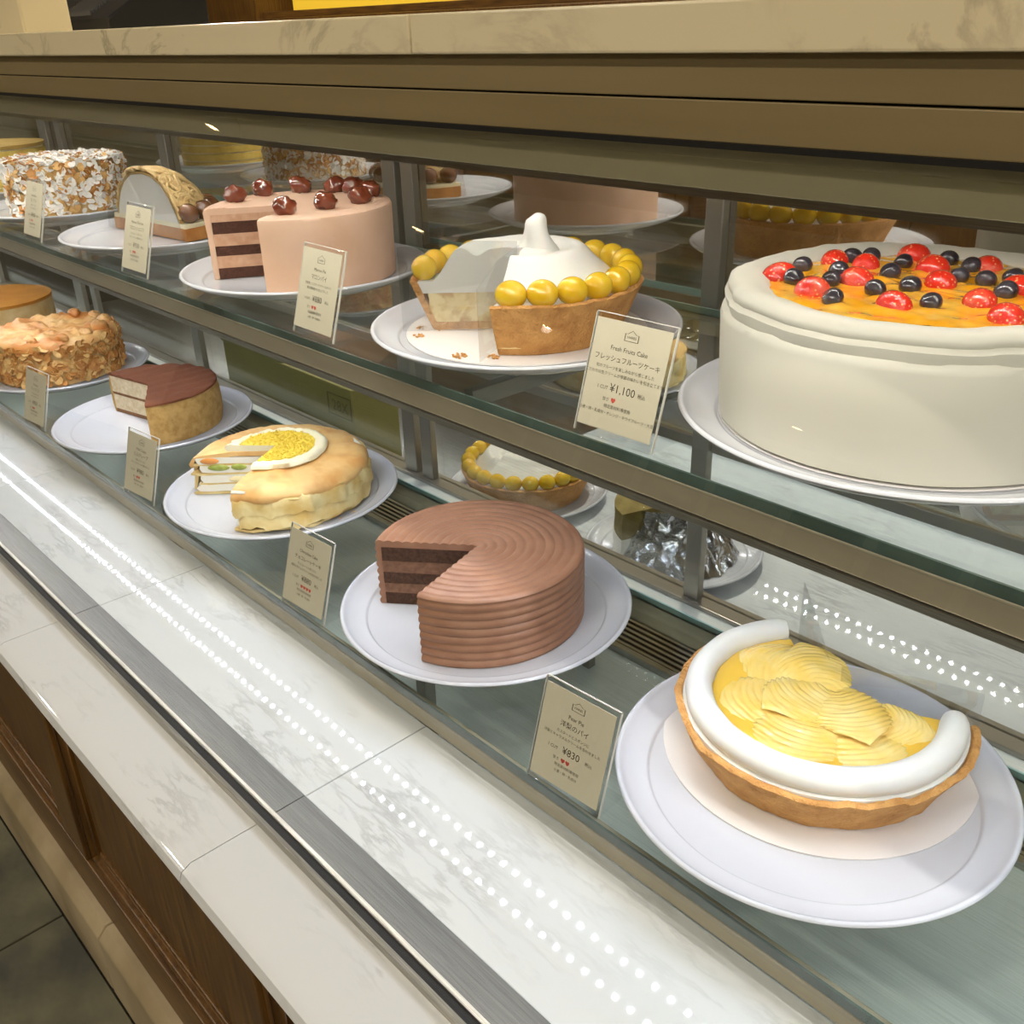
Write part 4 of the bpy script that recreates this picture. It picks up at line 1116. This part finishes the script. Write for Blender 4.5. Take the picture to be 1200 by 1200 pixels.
def added_light_shelf():  # added shelf: its strip brightens the table and puts dots on the marble
    t = thing('added_led_shelf', 'added steel shelf with a light strip to brighten the marble work table', 'shelf', (-1.3, 1.60, zz(-0.40)))
    obj('shelf_board', MB().box(-1.9, 1.9, -0.24, 0.16, 0, 0.02), M_STEEL, t, bevel=0.002)
    for sx in (-1.8, -0.4, 1.0, 1.8):
        obj('shelf_post', MB().box(sx - 0.012, sx + 0.012, 0.13, 0.154, -zz(-0.40), -0.0005), M_STEEL, t)
    body = obj('led_strip', MB().box(-1.85, 1.85, -0.22, -0.17, -0.006, -0.0003), M_STEEL, t)
    chips = MB(); s = 0.0024
    for i in range(176):
        x = -1.84 + i * 0.021
        for y in (-0.212, -0.178):
            chips.add([(x - s, y - s, -0.0061), (x + s, y - s, -0.0061), (x + s, y + s, -0.0061), (x - s, y + s, -0.0061)], [(0, 3, 2, 1)])
    c = obj('led_chips', chips, hexstr_emit('led_added', '#f6f6f4', 230.0), body, smooth=0, recalc=False); c['kind'] = 'stuff'
added_light_shelf()
plate(-1.040, 0.982, ZT, 0.130, 'white plate under the whole grape tart behind the doors')
grape_tart('grape_tart', 'whole uncut grape tart on the table behind the doors', -1.040, 0.982, zz(ZT) + PT + 0.0006, 0, 360, 3, cut=False)
plate(-0.745, 0.985, ZT, 0.125, 'white plate under the foil-wrapped cake behind the doors')
M_FOIL = mat('crumpled_foil', '#c9cbcf', rough=0.18, metal=1.0, bump=0.5, bscale=60, bdist=0.006)
def foil_cake():
    t = thing('foil_wrapped_cake', 'piece of cream cake with crumpled foil on a plate behind the doors', 'cake', (-0.745, 0.985, zz(ZT) + PT + 0.0006))
    obj('cream_layer', disc(0, 0.085, 0.0005, 0.035, 120, 250, wob=0.002), M_CREAM, t)
    obj('olive_top_layer', disc(0, 0.084, 0.0352, 0.075, 120, 250, wob=0.001), mat('olive_sponge', '#8c7a3c', rough=0.7, col2='#766428', nscale=60), t)
    mb = MB(); vs = []; na, nz = 60, 14
    for i in range(na + 1):
        a = radians(-110 + 160 * i / na)
        for j in range(nz + 1):
            z = 0.085 * j / nz
            r = 0.055 + 0.035 * (1 - j / nz) ** 2 + 0.008 * fbm(cos(a) * 4, sin(a) * 4, z * 40)
            vs.append((r * cos(a), r * sin(a), 0.001 + z * (1 - 0.25 * abs(i / na - 0.4)) + 0.002 * fbm(a * 5, z * 60, 1) * (1 if j else 0)))
    k = len(vs)
    vs += [(x * 0.985, y * 0.985, z) for x, y, z in vs]
    fs = [(i * (nz + 1) + j, (i + 1) * (nz + 1) + j, (i + 1) * (nz + 1) + j + 1, i * (nz + 1) + j + 1) for i in range(na) for j in range(nz)]
    fs += [tuple(k + q for q in reversed(f)) for f in fs]
    fs += [(i * (nz + 1) + nz, (i + 1) * (nz + 1) + nz, k + (i + 1) * (nz + 1) + nz, k + i * (nz + 1) + nz) for i in range(na)]
    mb.add(vs, fs)
    obj('foil_wrap', mb, M_FOIL, t, smooth=40)
foil_cake()
M_BOX = mat('yellow_green_board', '#8a8344', rough=0.55, col2='#827b3c', nscale=6)
def cardboard_box():
    t = thing('storage_box', 'yellow-green box with a printed mark behind the counter doors', 'box', (-1.64, 0.98, zz(-0.76)))
    obj('box_body', MB().box(-0.235, 0.235, -0.08, 0.02, 0, 0.19), M_BOX, t, bevel=0.003)
    obj('box_lid', MB().box(-0.238, 0.0, -0.083, 0.023, 0.1905, 0.196), M_BOX, t, bevel=0.002)
    bm_ = text_mesh('28X', 0.030)
    o = bpy.data.objects.new('printed_mark', bm_); bm_.materials.append(mat('box_print', '#5d5726', rough=0.7)); COL.objects.link(o); o.parent = t
    o.matrix_local = Matrix.Translation((0.195, -0.0812, 0.140)) @ Matrix.Rotation(radians(90), 4, 'X')
    fr = MB()
    for (a, b, c_, d) in ((0.155, 0.230, 0.130, 0.1315), (0.155, 0.230, 0.170, 0.1715), (0.155, 0.1565, 0.130, 0.1715), (0.2285, 0.230, 0.130, 0.1715)):
        fr.box(a, b, -0.0812, -0.080, c_, d)
    obj('printed_frame', fr, MATS['box_print'], t)
cardboard_box()

# things on and behind the top slab
M_DEV = mat('black_plastic', '#17181a', rough=0.35)
def terminal():
    t = thing('card_terminal', 'black ridged payment terminal standing on the top marble slab', 'terminal', (-1.75, 0.72, zz(0.0085)))
    obj('terminal_body', MB().prism([(-0.07, 0), (0.09, 0), (0.09, 0.10), (0.06, 0.13), (-0.02, 0.05), (-0.07, 0.02)], -0.24, 0.20), M_DEV, t, bevel=0.003)
    for k in range(9):
        y = -0.062 + k * 0.0052
        obj('grip_rib', MB().box(0.02, 0.12, y, y + 0.002, 0.022 + k * 0.003, 0.031 + k * 0.003), mat('grey_plastic', '#4a4a4c', rough=0.4), t)
terminal()
o = obj('marble_block', MB().box(-0.20, 0.20, -0.03, 0.03, 0, 0.12), M_MARBLE_WARM, loc=(-1.575, 0.50, zz(0.0085)), bevel=0.003)
tag(o, 'upright marble block on the top slab beside the black terminal', 'marble block')
def back_cabinet():
    t = thing('back_cabinet', 'dark wooden wall cabinet with glowing yellow panel behind the counter', 'cabinet', (-2.4, 2.45, 0))
    obj('cabinet_frame', MB().box(-2.18, -1.62, -0.14, 0.14, 0, 1.75).box(-1.62, 1.8, -0.14, 0.14, 0, 1.212).box(-1.62, 1.8, -0.14, 0.14, 1.7, 1.8), M_WOOD, t, bevel=0.004)
    obj('inner_rail', MB().box(-1.62, 1.8, -0.10, 0.0, 1.212, 1.238), M_WOODX, t, bevel=0.003)
    obj('yellow_panel', MB().box(-1.55, 1.75, 0.0, 0.02, 1.238, 1.7), mat('yellow_panel', '#c9a62c', rough=0.5, emit=('#d8b030', 0.6)), t)  # panel emits some of its own yellow; no lamp is built behind it
back_cabinet()

def side_cabinet():
    t = thing('wall_side_cabinet', 'low dark wooden cabinet across the aisle from the cake counter', 'cabinet', (-2.5, -2.6, 0))
    obj('cabinet_body', MB().box(-3.5, 3.5, -0.2, 0.18, 0.06, 0.92), M_WOOD, t, bevel=0.004)
    obj('cabinet_top', MB().box(-3.53, 3.53, -0.22, 0.22, 0.921, 0.95), M_MARBLE_WARM, t, bevel=0.003)
    obj('toe_kick', MB().box(-3.5, 3.5, -0.2, 0.12, 0, 0.059), M_PLINTH, t)
    for i in range(12):
        x = -3.2 + i * 0.58
        d = obj('cabinet_door', MB().box(x - 0.27, x + 0.27, 0.181, 0.20, 0.09, 0.90), M_WOODX, t, bevel=0.005)
        obj('door_panel', MB().box(x - 0.19, x + 0.19, 0.2005, 0.212, 0.17, 0.82), M_WOOD, d, bevel=0.006)
side_cabinet()
